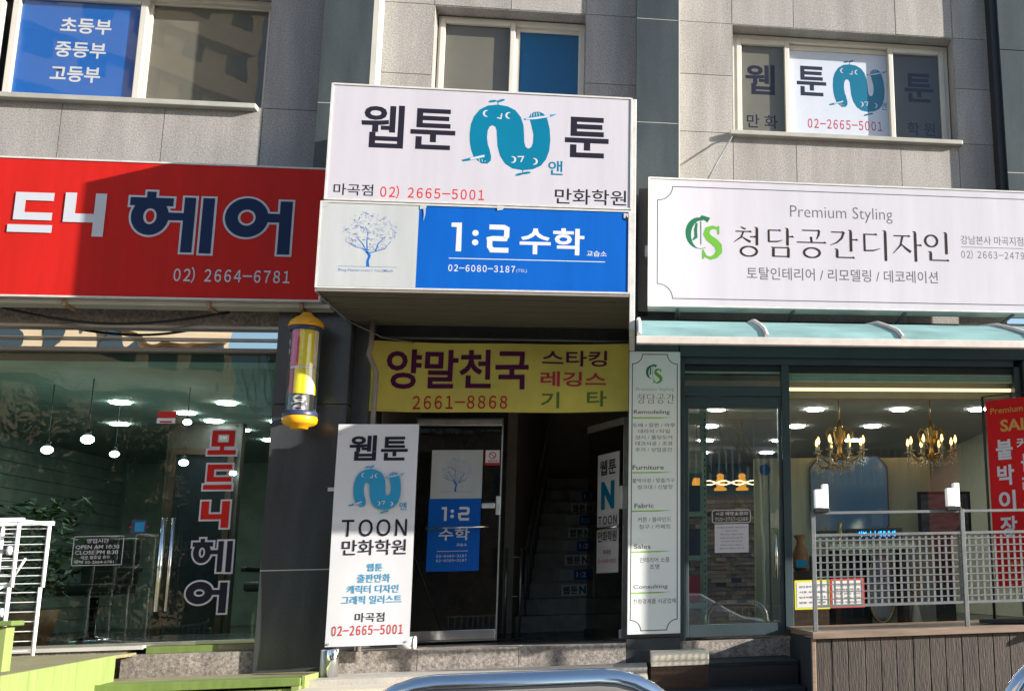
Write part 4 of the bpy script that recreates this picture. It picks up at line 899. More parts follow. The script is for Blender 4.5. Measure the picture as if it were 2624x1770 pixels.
# ------------------------------------------------------------------ right deck with steps and railing
dk = root('timber_deck', 'raised brown timber deck clad with vertical boards below the right shop window', 'deck', (2.6, -.7, 0))
DX0, DX1, DY = 1.335, 6.0, -1.33
xx = DX0+.012
while xx < DX1:
    w_ = random.uniform(.118, .132); MB().box(xx, xx+w_-.005, DY-.012+random.uniform(-.003, .003), DY+.012, 0, 1.098).build('cladding_board', 'woodclad', dk, bevel=.004); xx += w_
yy = DY+.02
while yy < -.2:
    MB().box(DX0-.012, DX0+.012, yy, yy+.121, 0, 1.098).build('cladding_board', 'blackwood', dk, bevel=.004); yy += .126
MB().box(DX0-.02, DX0+.011, DY-.02, DY+.02, 0, 1.10).build('corner_post', 'woodtrim', dk, bevel=.004)
for i in range(9): MB().box(DX0-.015, DX1, DY-.012+i*.142, DY-.012+i*.142+.137, 1.128, 1.15).build('deck_board', 'woodtrim', dk, bevel=.003)
MB().box(DX0-.018, DX1, DY-.045, DY-.013, 1.10, 1.152).build('edge_beam', 'woodtrim', dk, bevel=.005)
st = root('entrance_steps', 'two black timber steps up to the right shop door, one end coloured pale as sunlit', 'steps', (.8, -.6, 0))
MB().box(.60, 1.30, -.74, -.1, .885, .915).build('tread', 'blackwood', st, bevel=.004); MB().box(.17, 1.30, -.70, -.12, .906, .9079) if False else None
MB().box(.15, .597, -.75, -.1, .905, .998).build('tread', 'woodpale', st, bevel=.005, label='left end of the top step, coloured pale as sunlit')  # sunlit end of the step, its brightness put into a pale colour
MB().box(.60, 1.30, -.735, -.715, .70, .884).build('riser', 'black', st)
MB().box(.15, 1.30, -1.10, -.742, .70, .735).build('tread', 'blackwood', st, bevel=.004); MB().box(.15, 1.30, -1.09, -1.07, .0, .699).build('riser', 'black', st); MB().box(.15, .597, -.735, -.715, .736, .904).build('riser', 'darkwood', st)
s = MB(); s.box(.15, 1.30, -1.5, -1.11, .0, .60); s.build('lower_step', 'blackwood', st, bevel=.004)

rg = root('mesh_railing', 'grey steel railing with square wire mesh on the timber deck', 'railing', (2.6, -1.3, 1.15))
RYL = -1.30
for x in (1.355, 2.535, 3.72): MB().box(x-.016, x+.016, RYL-.016, RYL+.016, 1.152, 2.045).build('post', 'galv', rg, bevel=.002)
for z, m_ in ((2.03, 'galv'), (1.862, 'galv'), (1.335, 'galv')): MB().box(1.371, 6.0, RYL-.012, RYL+.012, z-.010, z+.010).build('rail', m_, rg)
for a, b in ((1.371, 2.519), (2.551, 3.704), (3.736, 6.0)):
    z = 1.385
    while z < 1.84: MB().box(a, b, RYL-.004, RYL+.0, z-.0045, z+.0045).build('mesh_wire', 'galv', rg); z += .0545
    x = a+.035
    while x < b-.01: MB().box(x-.0085, x+.0085, RYL+.001, RYL+.006, 1.346, 1.85).build('mesh_wire', 'galv', rg); x += .0520
for i, (x, lb) in enumerate(((1.42, 'white box lantern on the left end of the mesh railing'), (2.46, 'white box lantern on the middle post of the mesh railing'))):
    ln = root('rail_lantern', lb, 'lantern', (x, RYL-.03, 2.045), group='lanterns on the mesh railing')
    MB().box(-.055, .0, -.03, .03, .02, .16).build('lamp_shade', 'lamphood', ln, True, .006); MB().box(.003, .05, -.025, .035, .0+.0, .20).build('lamp_shade', 'lamphood', ln, True, .006); MB().box(-.06, .055, -.032, .03, -.012, .018).build('lamp_base', 'black', ln, True, .004)

# red framed banner stand leaning by the right edge
xb = root('sale_banner', 'red standing banner in a black frame with white vertical lettering and gold SALE', 'banner', (2.90, -.95, 1.16), math.radians(-40))
MB().q([(0, 0, .28), (.62, 0, .28), (.62, 0, 1.80), (0, 0, 1.80)]).build('cloth', 'redcloth', xb, True)
s = MB(); s.tube([(-.03, .01, 0), (-.03, .01, 1.84), (.66, .01, 1.84), (.66, .01, 0)], .013, 8); s.build('frame_rod', 'black', xb, True)
MB().box(-.1, .72, -.15, .15, 0, .03).build('stand_base', 'black', xb, True)
def xt(t_, a, b, c, d, m, bd=.01): text(t_, (a, b, c, d), -.004, m, xb, bd, local=True)
xt('Premium quality', .04, .56, 1.67, 1.735, 'gold', .01); xt('SALE', .12, .44, 1.53, 1.63, 'gold', .03)
for i, ch in enumerate('붙박이장'): xt(ch, .07, .215, 1.30-.208*i, 1.465-.208*i, 'pinkwhite', .03)
xt('커튼', .25, .46, 1.375, 1.47, 'pinkwhite', .02)
for i, ch in enumerate('블라인드'): xt(ch, .28, .42, 1.19-.18*i, 1.335-.18*i, 'pinkwhite', .03)
for i, t_ in enumerate(('바닥재 시공', '맞춤 가구', '조명 설치', '도배 장판')): xt(t_, .12, .50, .44-.06*i, .48-.06*i, 'gold', .01)

# ------------------------------------------------------------------ foreground steel guards
def guard(x0, x1, z, y, label):
    g = root('bike_guard', label, 'guard rail', ((x0+x1)/2, y, 0), group='steel hoop guards along the kerb'); r = .24; s = MB(); pts = [(x0, y, .02)]
    for i in range(9): t = math.pi-math.pi/2*i/8; pts.append((x0+r+r*math.cos(t), y, z-r+r*math.sin(t)))
    for i in range(9): t = math.pi/2-math.pi/2*i/8; pts.append((x1-r+r*math.cos(t), y, z-r+r*math.sin(t)))
    pts.append((x1, y, .02)); s.tube(pts, .033, 24); s.build('hoop', 'guardsteel', g)
    for x in (x0, x1): MB().lathe([(.06, 0), (.06, .012), (.04, .02)], (x, y, 0), 16).build('foot_plate', 'stainless', g)
guard(-.755, .155, 1.256, -6.3, 'polished steel hoop guard at the bottom middle of the photo'); guard(1.06, 1.90, 1.275, -6.3, 'polished steel hoop guard cut off by the bottom right corner')

structbox('floor_slab', 'roomdark', -7.2, -2.34, .11, 7.3, 3.452, 3.9); structbox('floor_slab', 'roomdark', .05, 6.0, .12, 7.3, 3.43, 3.9); structbox('back_wall', 'roomdark', -7.2, 6, 7.35, 7.5, 0, 7.6); structbox('floor_slab', 'roomdark', -2.33, .04, 3.05, 7.3, 5.25, 5.4); structbox('roof_slab', 'concrete', -7.2, 6, .32, 7.5, 7.62, 7.8); structbox('side_wall', 'aptgrey', -7.3, -7.21, .0, 7.5, 0, 7.6)
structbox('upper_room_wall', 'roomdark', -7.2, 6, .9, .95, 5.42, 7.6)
pier(3.57, 4.6, [1.16, 2.2, 3.49], 'darkstone', -.12)
# ------------------------------------------------------------------ interior of the hair shop
structbox('hair_shop_floor', 'hallfloor', -7.0, -2.35, .1, 7.0, 1.10, 1.15); structbox('hair_shop_ceiling', 'hairceil', -7.0, -2.35, .1, 7.0, 3.40, 3.45)
structbox('hair_shop_wall', 'hairwall', -7.05, -7.0, .1, 7.0, 1.15, 3.4); structbox('hair_shop_wall', 'hairwall', -7.0, -2.35, 7.0, 7.05, 1.15, 3.4); structbox('hair_shop_wall', 'hairwall', -2.40, -2.35, .1, 7.0, 1.15, 3.4)
iw = tagp(MB().box(-5.0, -4.25, 3.2, 3.3, 1.15, 3.4).build('partition_wall', 'bandbrown'), kind='structure')
for k in range(14):
    MB().box(-6.99, -6.985, .2, 6.9, 1.3+k*.15, 1.305+k*.15).build('tile_joint', 'roomdark', iw)
def lamp(label, x, y, z, ztop, r, m='coolbulb', group='round bulbs hanging in the hair shop', shade='black'):
    o = root('pendant_bulb', label, 'ceiling lamp', (x, y, z), group=group)
    MB().sphere((0, 0, 0), r, .75, 14, 8).build('bulb', m, o, True); MB().lathe([(.5*r, 0), (.45*r, r*1.0), (.1*r, r*1.2)], (0, 0, r*.6), 12).build('socket', shade, o, True)
    MB().tube([(0, 0, r*1.6), (0, 0, ztop-z)], .004, 5).build('cord', 'cable', o, True); return o
for i, (x, y, z, r, lb) in enumerate(((-4.60, .6, 3.0-.13, .05, 'bright round bulb nearest the red sticker on the left window'), (-5.05, .9, 2.82, .045, 'bright round bulb furthest left in the hair shop'), (-4.86, 1.7, 2.88, .04, 'round bulb behind the hair shop window, between two wall arches'), (-4.40, 2.1, 2.84, .042, 'small round bulb left of the red block letter on the glass'), (-4.28, 3.1, 2.84, .035, 'tiny round bulb right of the vertical red lettering'), (-3.98, 1.0, 3.08, .035, 'round bulb directly behind the red and white sticker'))):
    lamp(lb, x, y, z, 3.4, r)
dl_ = [(-3.95, 1.82), (-4.55, 2.44), (-4.48, 3.0), (-3.83, 3.03), (-4.43, 3.68), (-4.37, 4.53), (-4.9, 1.8), (-5.5, 3.2), (-3.2, 2.2)]
pos_words = ['nearest the window', 'second on the left row', 'third on the left row', 'second on the right row', 'fourth on the left row', 'last on the left row', 'left of the sticker', 'far left corner', 'right beside the pier']
def downlight(x, y, zc, label, group, r=.085):
    o = MB().lathe([(r, 0), (r, .012)], (0, 0, 0), 20).build('downlight', 'disc'); o.location = (x, y, zc-.014); tagp(o, label, 'ceiling light', group); return o
for (x, y), w_ in zip(dl_, pos_words): downlight(x, y, 3.40, 'flat round ceiling light in the hair shop, '+w_, 'flat ceiling lights of the hair shop')
def chair(x, y, label):
    c = root('salon_chair', label, 'chair', (x, y, 1.15), group='salon chairs')
    MB().lathe([(.22, 0), (.2, .03), (.04, .05), (.035, .4)], (0, 0, 0), 16).build('base', 'stainless', c, True); MB().box(-.25, .25, -.25, .25, .42, .52).build('seat', 'black', c, True, .03); MB().box(-.24, .24, .2, .3, .5, .95).build('backrest', 'black', c, True, .03)
    for sx in (-1, 1): MB().box(sx*.27-.03, sx*.27+.03, -.2, .22, .62, .67).build('armrest', 'black', c, True, .015)
chair(-4.9, 1.7, 'black salon chair behind the lower left window'); chair(-3.6, 2.6, 'black salon chair behind the vertical lettering')
def doorframe(x, y, label):
    d = root('mirror_frame', label, 'mirror', (x, y, 1.15)); s = MB(); s.box(-.32, -.26, 0, .05, 0, 1.9); s.box(.26, .32, 0, .05, 0, 1.9); s.box(-.32, .32, 0, .05, 1.9, 1.97); s.build('frame', 'darkwood', d, True); MB().box(-.26, .26, .02, .03, .0, 1.9).build('mirror_glass', 'glaze', d, True)
doorframe(-4.62, 3.14, 'brown framed tall mirror on the salon partition'); doorframe(-3.75, 6.9, 'brown framed tall mirror at the back of the salon')
pl = root('potted_plant', 'leafy dark green potted plant at the left of the hair shop', 'plant', (-5.1, 1.1, 1.15)); MB().lathe([(.13, 0), (.18, .3), (.16, .3)], (0, 0, 0), 16).build('pot', 'terracotta', pl, True)
s = MB(); rn = random.Random(3)
for i in range(420):
    a = rn.uniform(0, 6.28); r = rn.uniform(.02, .42); z = rn.uniform(.4, 1.25); c = Vector((r*math.cos(a), r*math.sin(a), z)); d = Vector((rn.uniform(-1, 1), rn.uniform(-1, 1), rn.uniform(-.6, .6))).normalized()*rn.uniform(.04, .08); e_ = d.cross(Vector((rn.uniform(-1, 1), rn.uniform(-1, 1), 1))).normalized()*.018
    s.q([c-d, c+e_, c+d, c-e_])
s.build('foliage', 'leaf', pl, True); MB().tube([(0, 0, .25), (.02, .01, .7), (0, 0, 1.1)], [.02, .015, .006], 6).build('stem', 'bark', pl, True)

# ------------------------------------------------------------------ stairwell
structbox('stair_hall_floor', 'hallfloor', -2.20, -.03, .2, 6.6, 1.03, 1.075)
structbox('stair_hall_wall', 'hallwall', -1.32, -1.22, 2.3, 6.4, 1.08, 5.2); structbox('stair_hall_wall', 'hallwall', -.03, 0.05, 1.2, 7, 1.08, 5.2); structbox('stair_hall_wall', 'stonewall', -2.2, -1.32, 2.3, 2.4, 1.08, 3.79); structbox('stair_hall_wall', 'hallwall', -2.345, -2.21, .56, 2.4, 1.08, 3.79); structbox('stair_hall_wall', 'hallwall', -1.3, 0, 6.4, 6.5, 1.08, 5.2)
structbox('stair_hall_ceiling', 'hallwall', -2.2, -.03, 1.2, 3.0, 3.79, 3.84)
box_st = root('staircase', 'dark stone staircase rising to the back with stickers on its risers', 'stairs', (-.65, 2.6, 1.08))
for i in range(11):
    y = 2.6+.27*i; z = 1.075+.172*i
    MB().box(-1.215, -.035, y, y+.30, z, z+.17).build('step', 'stepstone', box_st, bevel=.004)
    if i >= 2 and i < 10:
        zc = z+.085; odd = i % 2
        if odd == 0:
            MB().box(-.78, -.50, y-.004, y-.001, zc-.06, zc+.06).build('sticker', 'white', box_st); text('웹툰', (-.765, -.60, zc-.045, zc+.045), y-.0055, 'ink', box_st, .02, name='sticker_print'); text('N', (-.585, -.51, zc-.045, zc+.045), y-.0055, 'teal', box_st, .05, name='sticker_print')
        else:
            MB().box(-.82, -.66, y-.004, y-.001, zc-.06, zc+.06).build('sticker', 'signwhite2', box_st); MB().box(-.66, -.45, y-.004, y-.001, zc-.06, zc+.06).build('sticker', 'blue', box_st); disc(-.74, zc, .04, .04, y-.0055).build('sticker_print', 'leafpale', box_st); text('1:2', (-.63, -.52, zc-.03, zc+.03), y-.0055, 'white', box_st, .02, name='sticker_print')
s = MB().tube([(-1.13, 2.6, 1.95), (-1.13, 5.5, 3.80)], .018, 8).build('handrail', 'steelframe', box_st)
for i in range(11): MB().tube([(-1.13, 2.7+.27*i, 1.245+.172*i), (-1.13, 2.7+.27*i, 2.01+.172*i)], .009, 6).build('baluster', 'steelframe', box_st)
gt = root('stair_gate', 'pair of slim steel posts with cross bars before the stairs', 'gate', (-1.14, 1.6, 1.075))
for x in (-.075, .065): MB().tube([(x, 0, 0), (x, 0, .85)], .013, 8).build('post', 'steelframe', gt, True)
for z in (.38, .76): MB().tube([(-.075, 0, z), (.065, 0, z)], .007, 6).build('bar', 'steelframe', gt, True)

# ------------------------------------------------------------------ interior of the right shop
structbox('shop_floor', 'hallfloor', .40, 4.6, .06, 7.2, 1.0, 1.055); structbox('shop_ceiling', 'shopceil', .05, 4.6, .35, 7.2, 3.37, 3.42)
structbox('shop_wall', 'shopwarm', .30, .40, .3, 7.2, 1.06, 3.37); structbox('shop_wall', 'shopwarm', 4.5, 4.6, .06, 7.2, 1.06, 3.37); structbox('shop_wall', 'roomdark', .4, 4.5, 7.2, 7.3, 1.06, 3.37)
structbox('shop_beam', 'shopwarm', .45, 3.56, .12, .34, 3.20, 3.26) if False else None
structbox('shop_soffit', 'shopwarm', 1.38, 3.56, .30, .40, 3.20, 3.37)
cv = MB().box(1.40, 3.52, .10, .12, 3.235, 3.262).build('cove_light', 'cove'); tagp(cv, 'long warm strip light along the top of the right shop window', 'strip light')
pw = tagp(MB().box(1.33, 3.0, 1.2, 1.27, 1.06, 2.745).build('partition_wall', 'beigewall'), kind='structure'); tagp(MB().box(3.0, 3.3, 1.5, 1.56, 1.06, 2.3).build('partition_wall', 'roomdark'), kind='structure')
shop_l = [((.88, 1.96), 'nearest row, over the glass door'), ((1.95, 1.95), 'nearest row, left of the first chandelier'), ((2.90, 1.94), 'nearest row, between the chandeliers'), ((3.79, 1.93), 'nearest row, by the red banner'), ((.89, 3.2), 'second row, over the glass door'), ((1.94, 3.21), 'second row, behind the window post'), ((2.87, 3.21), 'second row, right of the first chandelier'), ((.93, 4.45), 'third row, over the glass door'), ((1.90, 4.48), 'third row, beside the window post'), ((2.88, 4.5), 'third row, behind the first chandelier'), ((.96, 5.75), 'last row, left'), ((1.89, 5.79), 'last row, right')]
for (x, y), w_ in shop_l: downlight(x, y, 3.37, 'flat round ceiling light of the right shop, '+w_, 'flat ceiling lights of the right shop', .09)
def chandelier(x, y, label):
    c = root('chandelier', label, 'chandelier', (x, y, 2.68), group='chandeliers in the right shop window'); c.scale = (1.18, 1.18, 1.22)
    MB().lathe([(.065, .0), (.07, .015), (.02, .03)], (0, 0, .53), 16).build('ceiling_rose', 'brass', c, True); MB().tube([(0, 0, .30), (0, 0, .54)], .007, 6).build('rod', 'brass', c, True)
    MB().lathe([(.01, 0), (.045, .02), (.02, .05), (.015, .12), (.04, .16), (.02, .2), (.03, .26), (.012, .32)], (0, 0, 0), 14).build('stem', 'brass', c, True)
    for i in range(8):
        a = 2*math.pi*i/8+.2; ca, sa = math.cos(a), math.sin(a); R2 = .19+.02*(i % 2)
        P = [(ca*r, sa*r, z) for r, z in ((.02, .05), (.07, -.005), (.12, -.01), (.17, .03), (R2, .06))]; MB().tube(P, .007, 6).build('arm', 'brass', c, True)
        P = [(ca*r, sa*r, z) for r, z in ((.02, .18), (.05, .24), (.09, .26), (.12, .22), (.10, .16), (.06, .12))]; MB().tube(P, .005, 5).build('scroll', 'brass', c, True)
        MB().lathe([(.006, 0), (.032, .008), (.034, .014)], (ca*R2, sa*R2, .06), 12).build('drip_tray', 'crystal', c, True); MB().tube([(ca*R2, sa*R2, .07), (ca*R2, sa*R2, .125)], .009, 8).build('candle', 'candle', c, True)
        MB().lathe([(.004, 0), (.013, .02), (.009, .04), (.001, .062)], (ca*R2, sa*R2, .125), 10).build('flame_bulb', 'flame', c, True)
        s = MB()
        for k in range(4): s.sphere((ca*R2, sa*R2, .045-.026*k), .0085, 1.2, 6, 4)
        for k in range(7): t = k/6; rr = R2*(1-t)+.03*t; s.sphere((ca*rr, sa*rr, .03-.07*math.sin(math.pi*t)), .007, 1., 6, 4)
        s.build('crystal_string', 'crystal', c, True)
    s = MB()
    for k in range(5): s.sphere((0, 0, -.03-.022*k), .011-.001*k, 1.2, 6, 4)
    s.build('crystal_string', 'crystal', c, True)
chandelier(2.0, .85, 'gilt candle chandelier nearer the shop door post'); chandelier(2.93, .85, 'gilt candle chandelier nearer the red sale banner')
tw = root('twist_lamp', 'golden twisted bar lamp hanging over the shop counter', 'lamp', (1.05, 2.2, 2.60))
for ph in (0, math.pi): MB().tube([(-.32+.64*i/40, 0, .022*math.sin(ph+i/40*4*math.pi)) for i in range(41)], .005, 6).build('light_bar', 'warmtwist', tw, True)
s = MB(); s.tube([(-.25, 0, .01), (-.25, 0, .77)], .002, 4); s.tube([(.25, 0, .01), (.25, 0, .77)], .002, 4); s.build('cord', 'cable', tw, True)
for i, (x, lb) in enumerate(((.72, 'amber glass pendant, first from the shelf rack'), (.99, 'amber glass pendant in the middle of its row'), (1.24, 'amber glass pendant nearest the shop door handle'))):
    o = root('pendant_lamp', lb, 'pendant lamp', (x, 2.9, 2.60), group='amber pendants over the counter')
    MB().lathe([(.02, .17), (.045, .15), (.035, .12), (.05, .09), (.055, .05), (.04, .02), (.07, .0), (.075, -.02)], (0, 0, 0), 16).build('shade', 'amber', o, True); MB().tube([(0, 0, .17), (0, 0, .76)], .003, 5).build('cord', 'cable', o, True)
# slate wall of small bricks behind the counter
bw_ = root('brick_wall', 'brown rough brick feature wall behind the shop counter', 'wall', (1.0, 3.4, 1.06))
MB().box(-.6, .45, .05, .12, 0, 1.5).build('wall_core', 'darkwood', bw_, True)
meshes = []
for mm in ('brickbrown', 'brickbrown2'):
    o = MB().box(0, .118, 0, .05, 0, .044).build('brick', mm, bw_, True, 0); meshes.append(o.data); o.location = (-.6+(.12 if mm[-1] == '2' else 0), 0, 0)
for j in range(30):
    for i in range(9):
        if j == 0 and i < 2: continue
        if random.random() < .02: continue
        o = bpy.data.objects.new('brick', meshes[random.random() < .35]); COL.objects.link(o); o.parent = bw_; o.location = (-.6+.12*i-(.06 if j % 2 else 0)+.03, random.uniform(-.02, .012), .0485*j)
sh = root('shelf_rack', 'green slotted steel angle shelving just inside the shop door', 'shelf', (.56, .6, 1.06))
for x, y in ((-.10, 0), (.10, 0), (-.10, .45), (.10, .45)):
    MB().box(x-.018, x+.018, y-.002, y+.002, 0, 2.2).build('upright', 'rackgreen', sh, True)
    if y == 0:
        for k in range(40): MB().box(x-.005, x+.005, y-.0035, y-.0022, .03+k*.054, .05+k*.054).build('slot', 'black', sh, True) if x > 0 else None
for z in (.25, .68, 1.08, 1.48, 2.0): MB().box(-.115, .115, .003, .45, z, z+.045).build('shelf', 'rackgreen', sh, True)
rn = random.Random(8)
for k, (z, m_) in enumerate(((.30, 'paperred'), (.73, 'darkwood'), (1.13, 'roomdark'), (1.53, 'woodpale'))):
    b_ = MB(); x = -.09
    b_.box(-.085, .06, .05, .35, z-.0+.003, z+.24); o = b_.build('storage_box', m_, None, local=True); o.location = (.56, .6, 1.06); tagp(o, ('red', 'brown', 'dark grey', 'pale wooden')[k]+' storage box on the green shelving', 'box')
om = root('wall_mirror', 'eight sided mirror hanging on the pale partition behind the shop window', 'mirror', (2.14, 1.155, 2.42), math.radians(-3))
MB().plate([(-.36, -.42), (.36, -.42), (.40, -.36), (.40, .22), (.30, .34), (-.30, .34), (-.40, .22), (-.40, -.36)], -.012, .012).build('mirror_frame', 'galv', om, True)
s = MB(); s.q([(x, -.0135, z) for x, z in [(-.345, -.405), (.345, -.405), (.385, -.35), (.385, .215), (.295, .325), (-.295, .325), (-.385, .215), (-.385, -.35)]]); s.build('mirror_glass', 'chrome', om, True)
# objects in the window: vase on stand, painting, LED board, air vent and long mirror
va = root('vase', 'brown flared vase with a blue label on the window stand', 'vase', (1.52, .45, 1.62))
MB().lathe([(.05, 0), (.075, .05), (.08, .12), (.06, .19), (.035, .24), (.03, .27), (.06, .32), (.055, .325)], (0, 0, 0), 20).build('vase_body', 'terracotta', va, True); MB().box(-.05, .05, -.085, -.082, .03, .10).build('paper_label', 'skyblue', va, True)
ct = tagp(MB().box(1.40, 1.75, .30, .65, 1.06, 1.615).build('display_stand', 'darkwood'), 'dark wooden stand under the brown vase', 'stand')
lb_ = root('led_board', 'narrow black board glowing with blue lettering in the shop window', 'display board', (2.25, .55, 1.90)); MB().box(-.27, .27, 0, .04, 0, .10).build('board_case', 'shutter', lb_, True, .004); text('서브 ㅣㅣ새ㅐㅐ세', (-.16, .20, .025, .075), -.003, 'led', lb_, .01, local=True)
gf = root('figurine', 'small gilt figurine beside the blue lit board', 'figurine', (1.93, .6, 1.86)); MB().lathe([(.03, 0), (.035, .02), (.015, .04), (.03, .09), (.02, .14), (.012, .16), (.022, .19), (.004, .215)], (0, 0, 0), 12).build('figure', 'brass', gf, True)
stn = tagp(MB().box(1.80, 2.62, .45, .85, 1.80, 1.855).build('display_shelf', 'beigewall'), 'long low shelf in the window under the blue lit board', 'shelf')
tagp(MB().box(1.85, 1.90, .5, .8, 1.06, 1.797).box(2.5, 2.55, .5, .8, 1.06, 1.797).build('shelf_bracket', 'darkwood'), 'two dark wooden legs under the window shelf', 'shelf legs')
pa = root('painting', 'dark framed landscape picture leaning behind the window', 'picture', (3.05, .9, 1.95)); MB().box(-.27, .27, 0, .03, 0, .42).build('picture_frame', 'black', pa, True, .004); rect(-.24, .24, .03, .39, -.002).build('canvas', 'bluepaint', pa, True) if 'bluepaint' in M else rect(-.24, .24, .03, .39, -.002).build('canvas', mat('bluepaint', (.10, .12, .15), .5, noise=.6, scale=6, stretch=(1, 1, 4)), pa, True)
mi = root('oval_mirror', 'tall gilt framed mirror behind the mesh railing', 'mirror', (2.35, .75, 1.10)); s = MB(); s.tube([(.14*math.cos(2*math.pi*i/24), 0, .34+.32*math.sin(2*math.pi*i/24)) for i in range(24)], .014, 6, closed=True); s.build('mirror_frame', 'brass', mi, True); disc(0, .34, .13, .31, .005).build('mirror_glass', 'stainless', mi, True)
fw = root('flower_vase', 'dried flowers in a pale vase at the right of the window', 'flowers', (2.62, .55, 1.07)); MB().lathe([(.04, 0), (.055, .08), (.03, .2), (.035, .24)], (0, 0, 0), 14).build('vase_body', 'woodpale', fw, True)
s = MB()
for i in range(90):
    a = rn.uniform(0, 6.28); r = rn.uniform(0, .13); z = rn.uniform(.28, .62); c = Vector((r*math.cos(a), r*math.sin(a), z)); d = Vector((rn.uniform(-1, 1), rn.uniform(-1, 1), rn.uniform(-1, 1))).normalized()*.02; e_ = d.cross(Vector((1, .3, .2))).normalized()*.012; s.q([c-d, c+e_, c+d, c-e_])
for i in range(9): a = i*.7; s.tube([(0, 0, .2), (.09*math.cos(a), .09*math.sin(a), .5)], .002, 4)
s.build('flowers', 'gold', fw, True)
ck = tagp(MB().box(1.72, 2.28, .9, 1.15, 1.06, 1.77).build('cabinet', 'black'), 'black low cabinet in the window behind the mesh railing', 'cabinet')
wn = tagp(MB().lathe([(.055, 0), (.05, .004)], (1.285, 1.1, 2.62), 20, axis='y').build('round_sticker', 'bluefilm'), 'round blue sticker on the pale panel by the shop door', 'sticker')
sp_ = tagp(MB().box(1.19, 1.34, 1.2, 1.26, 1.06, 2.74).build('door_side_panel', 'beigewall'), kind='structure')

# ------------------------------------------------------------------ across the street (seen only as reflections)
def apartment(name_label, x0, x1, y0, y1, h, wall, nx_, nz_, rz=0.):
    cx, cy = (x0+x1)/2, (y0+y1)/2; a = root('apartment_building', name_label, 'building', (cx, cy, 0), rz); W = (x1-x0)/2; D_ = (y1-y0)/2
    MB().box(-W, W, -D_, D_, 0, h).build('wall', wall, a, True); MB().box(-W-.2, W+.2, -D_-.2, D_+.2, h, h+.5).build('roof', 'concrete', a, True)
    for j in range(nz_):
        for i in range(nx_):
            x = -W+2*W*(i+.5)/nx_; z = 1.2+(h-1.5)*(j+.5)/nz_
            MB().box(x-.5, x+.5, D_-.05, D_+.05, z-.5, z+.45).build('window', 'winglass', a, True)
    for j in range(nz_): MB().box(-W*.96, W*.96, D_, D_+.5, (h-1.5)*j/nz_+.55, (h-1.5)*j/nz_+1.15).build('balcony', wall, a, True) if wall == 'aptbeige' else None
    for j in range(nz_): z = 1.2+(h-1.5)*(j+.5)/nz_; MB().box(W, W+.05, -1.0, 1.0, z-.6, z+.6).build('window', 'winglass', a, True)
apartment('tall beige apartment block across the street', -37, -19, -44, -33, 30, 'aptbeige', 9, 12, math.radians(-48))
apartment('low brick shop building across the street', -13, -2.5, -34, -25, 6.5, 'aptbrick', 4, 2)
apartment('grey office block across the street', 1.5, 22, -37, -26, 13, 'aptgrey', 7, 4)
apartment('distant pale apartment tower beyond the brick shops', -14, -9.5, -66, -58, 26, 'aptbeige', 3, 9, math.radians(-20))
def bare_tree(x, y, h, label, seed):
    t = root('bare_tree', label, 'tree', (x, y, 0), group='bare street trees across the road'); r = random.Random(seed); tr = MB(); br = MB()
    tr.tube([(0, 0, 0), (.05, 0, h*.3), (-.03, .04, h*.55)], [.16, .12, .08], 8)
    def grow(p, d, L, rad, lv):
        q_ = p+d*L; br.tube([p, (p+q_)/2+Vector((r.uniform(-.05, .05),)*3), q_], [rad, rad*.8, rad*.6], 5, caps=False)
        if lv < 4:
            for k in range(3): grow(q_, (d+Vector((r.uniform(-.7, .7), r.uniform(-.7, .7), r.uniform(-.1, .5)))).normalized(), L*.68, rad*.6, lv+1)
    for k in range(5): grow(Vector((0, 0, h*(.34+.05*k))), Vector((r.uniform(-.8, .8), r.uniform(-.8, .8), .8)).normalized(), h*.17, .06, 0)
    tr.build('trunk', 'bark', t, True); br.build('branches', 'bark', t, True)
ev = root('evergreen_tree', 'dense evergreen tree across the street before the brick shops', 'tree', (-13.0, -19.5, 0)); s = MB(); er = random.Random(11)
for i in range(20000):
    a = er.uniform(0, 6.283); u = er.uniform(-1, 1); rr = er.random()**.4; q_ = math.sqrt(1-u*u); lump = 1+.18*math.sin(5*a+3*u)+.12*math.sin(9*u+2*a)
    c = Vector((3.3*q_*math.cos(a)*rr*lump, 2.0*q_*math.sin(a)*rr*lump, 3.7+3.1*u*rr*lump)); d = Vector((er.uniform(-1, 1), er.uniform(-1, 1), er.uniform(-1, 1))).normalized(); e_ = d.cross(Vector((.3, .5, 1))).normalized()
    s.q([c-d*.085, c+e_*.038, c+d*.085, c-e_*.038])
s.build('crown', 'leaf', ev, True)['kind'] = 'stuff'; MB().tube([(0, 0, 0), (.1, 0, 1.5), (0, .1, 3.5)], [.22, .18, .1], 8).build('trunk', 'bark', ev, True)
for i, (x, lb) in enumerate(((-9.5, 'bare street tree in front of the low brick shops'), (-3.0, 'bare street tree between the brick shops and the office block'), (3.2, 'bare street tree before the grey office block'), (8.5, 'bare street tree right of the parked car'))): bare_tree(x, -18.5, 8+i*.4, lb, i+2)
fc = root('street_fence', 'steel bar fence along the far kerb', 'fence', (0, -17.2, .02))
for z in (.25, .95): MB().box(-14, 12, -.02, .02, z, z+.04).build('rail', 'alu', fc, True)
bar0 = MB().box(-.012, .012, -.012, .012, .29, .95).build('bar', 'aluwhite', fc, True); bar0.location.x = -14
for i in range(1, 174):
    o = bar0.copy(); COL.objects.link(o); o.parent = fc; o.location.x = -14+i*.15
oc = bpy.data.objects['apartment_building.002']
MB().box(-11.0, 1.5, 5.56, 5.75, .5, 9.5).build('blue_reflection_panel', 'bluepanel', oc, True)  # unseen panel, added to give the shop mirror a blue reflection
for k in range(48): MB().box(-10.8+k*.25, -10.73+k*.25, 5.95, 6.0, 4.7, 5.9).build('balcony_bar', 'white', oc, True)
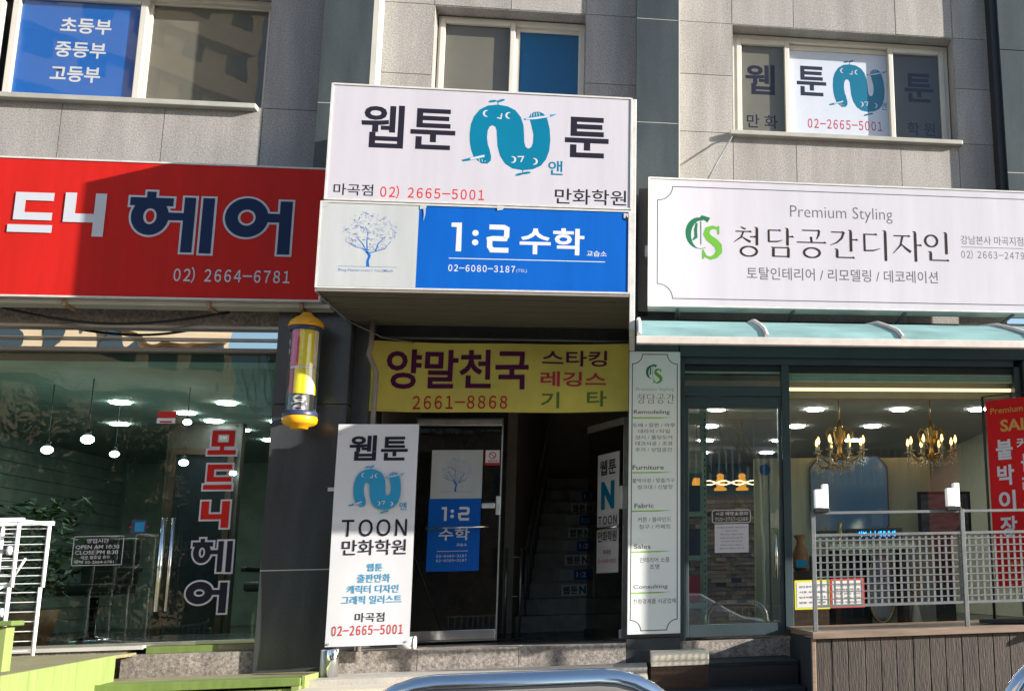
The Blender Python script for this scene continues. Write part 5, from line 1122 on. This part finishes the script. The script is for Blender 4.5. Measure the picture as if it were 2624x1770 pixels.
MB().box(-10.9, 1.2, 5.93, 6.02, 5.9, 6.02).build('balcony_rail', 'white', oc, True)
# parked car behind the camera, mirrored in the shop door
car = root('parked_car', 'silver white hatchback parked on the road facing right', 'car', (1.0, -11.6, -.12))
prof_c = [(-2.05, .35), (-2.1, .75), (-1.98, 1.0), (-1.75, 1.12), (-1.35, 1.42), (-.6, 1.5), (.25, 1.46), (1.05, 1.02), (1.75, .92), (2.08, .78), (2.14, .5), (2.1, .3)]
s = MB(); W2 = .86; rows_c = [(-W2, .0), (-W2*.93, .04), (W2*.93, .04), (W2, .0)]
for (a, z) in prof_c:
    tuck = .14 if z > 1.1 else 0
    for yy_ in (-W2+tuck, -W2+.07+tuck, W2-.07-tuck, W2-tuck): s.v.append((a, yy_, z+(.03 if abs(yy_) < W2-.05-tuck else 0)))
for i in range(len(prof_c)-1):
    for k in range(3): s.f.append((i*4+k, i*4+4+k, i*4+5+k, i*4+1+k)); s.sm.append(False)
for k in (0, 3): s.f.append(tuple(i*4+k for i in range(len(prof_c)))[::1 if k else -1]); s.sm.append(False)
s.build('body', 'carwhite', car, True)
for sy in (-1, 1):
    y_ = sy*(W2-.135)
    s = MB(); poly = [(-1.25, 1.08), (-1.05, 1.36), (-.5, 1.43), (.2, 1.40), (.8, 1.08)]; s.q([(a, y_+sy*.003, z) for a, z in poly][::-sy]); s.build('side_window', 'glaze', car, True)
    for x in (-1.3, 1.35):
        MB().lathe([(.32, -.11), (.33, -.08), (.33, .08), (.32, .11)], (x, sy*(W2-.09), .32), 24, axis='y').build('wheel', 'rubber', car, True); MB().lathe([(.2, 0), (.19, .01)], (x, sy*(W2+.022) if sy > 0 else sy*(W2+.03), .32), 20, axis='y').build('rim', 'stainless', car, True)
    MB().box(.62, .78, min(sy*W2, sy*(W2+.17)), max(sy*W2, sy*(W2+.17)), 1.06, 1.18).build('side_mirror', 'carwhite', car, True, .03)
    MB().box(1.95, 2.12, min(sy*.5, sy*.8), max(sy*.5, sy*.8), .66, .80).build('headlight', 'chrome', car, True, .02)
MB().q([(.30, -.62, 1.46), (1.02, -.74, 1.05), (1.02, .74, 1.05), (.30, .62, 1.46)][::-1]).build('windscreen', 'glaze', car, True)
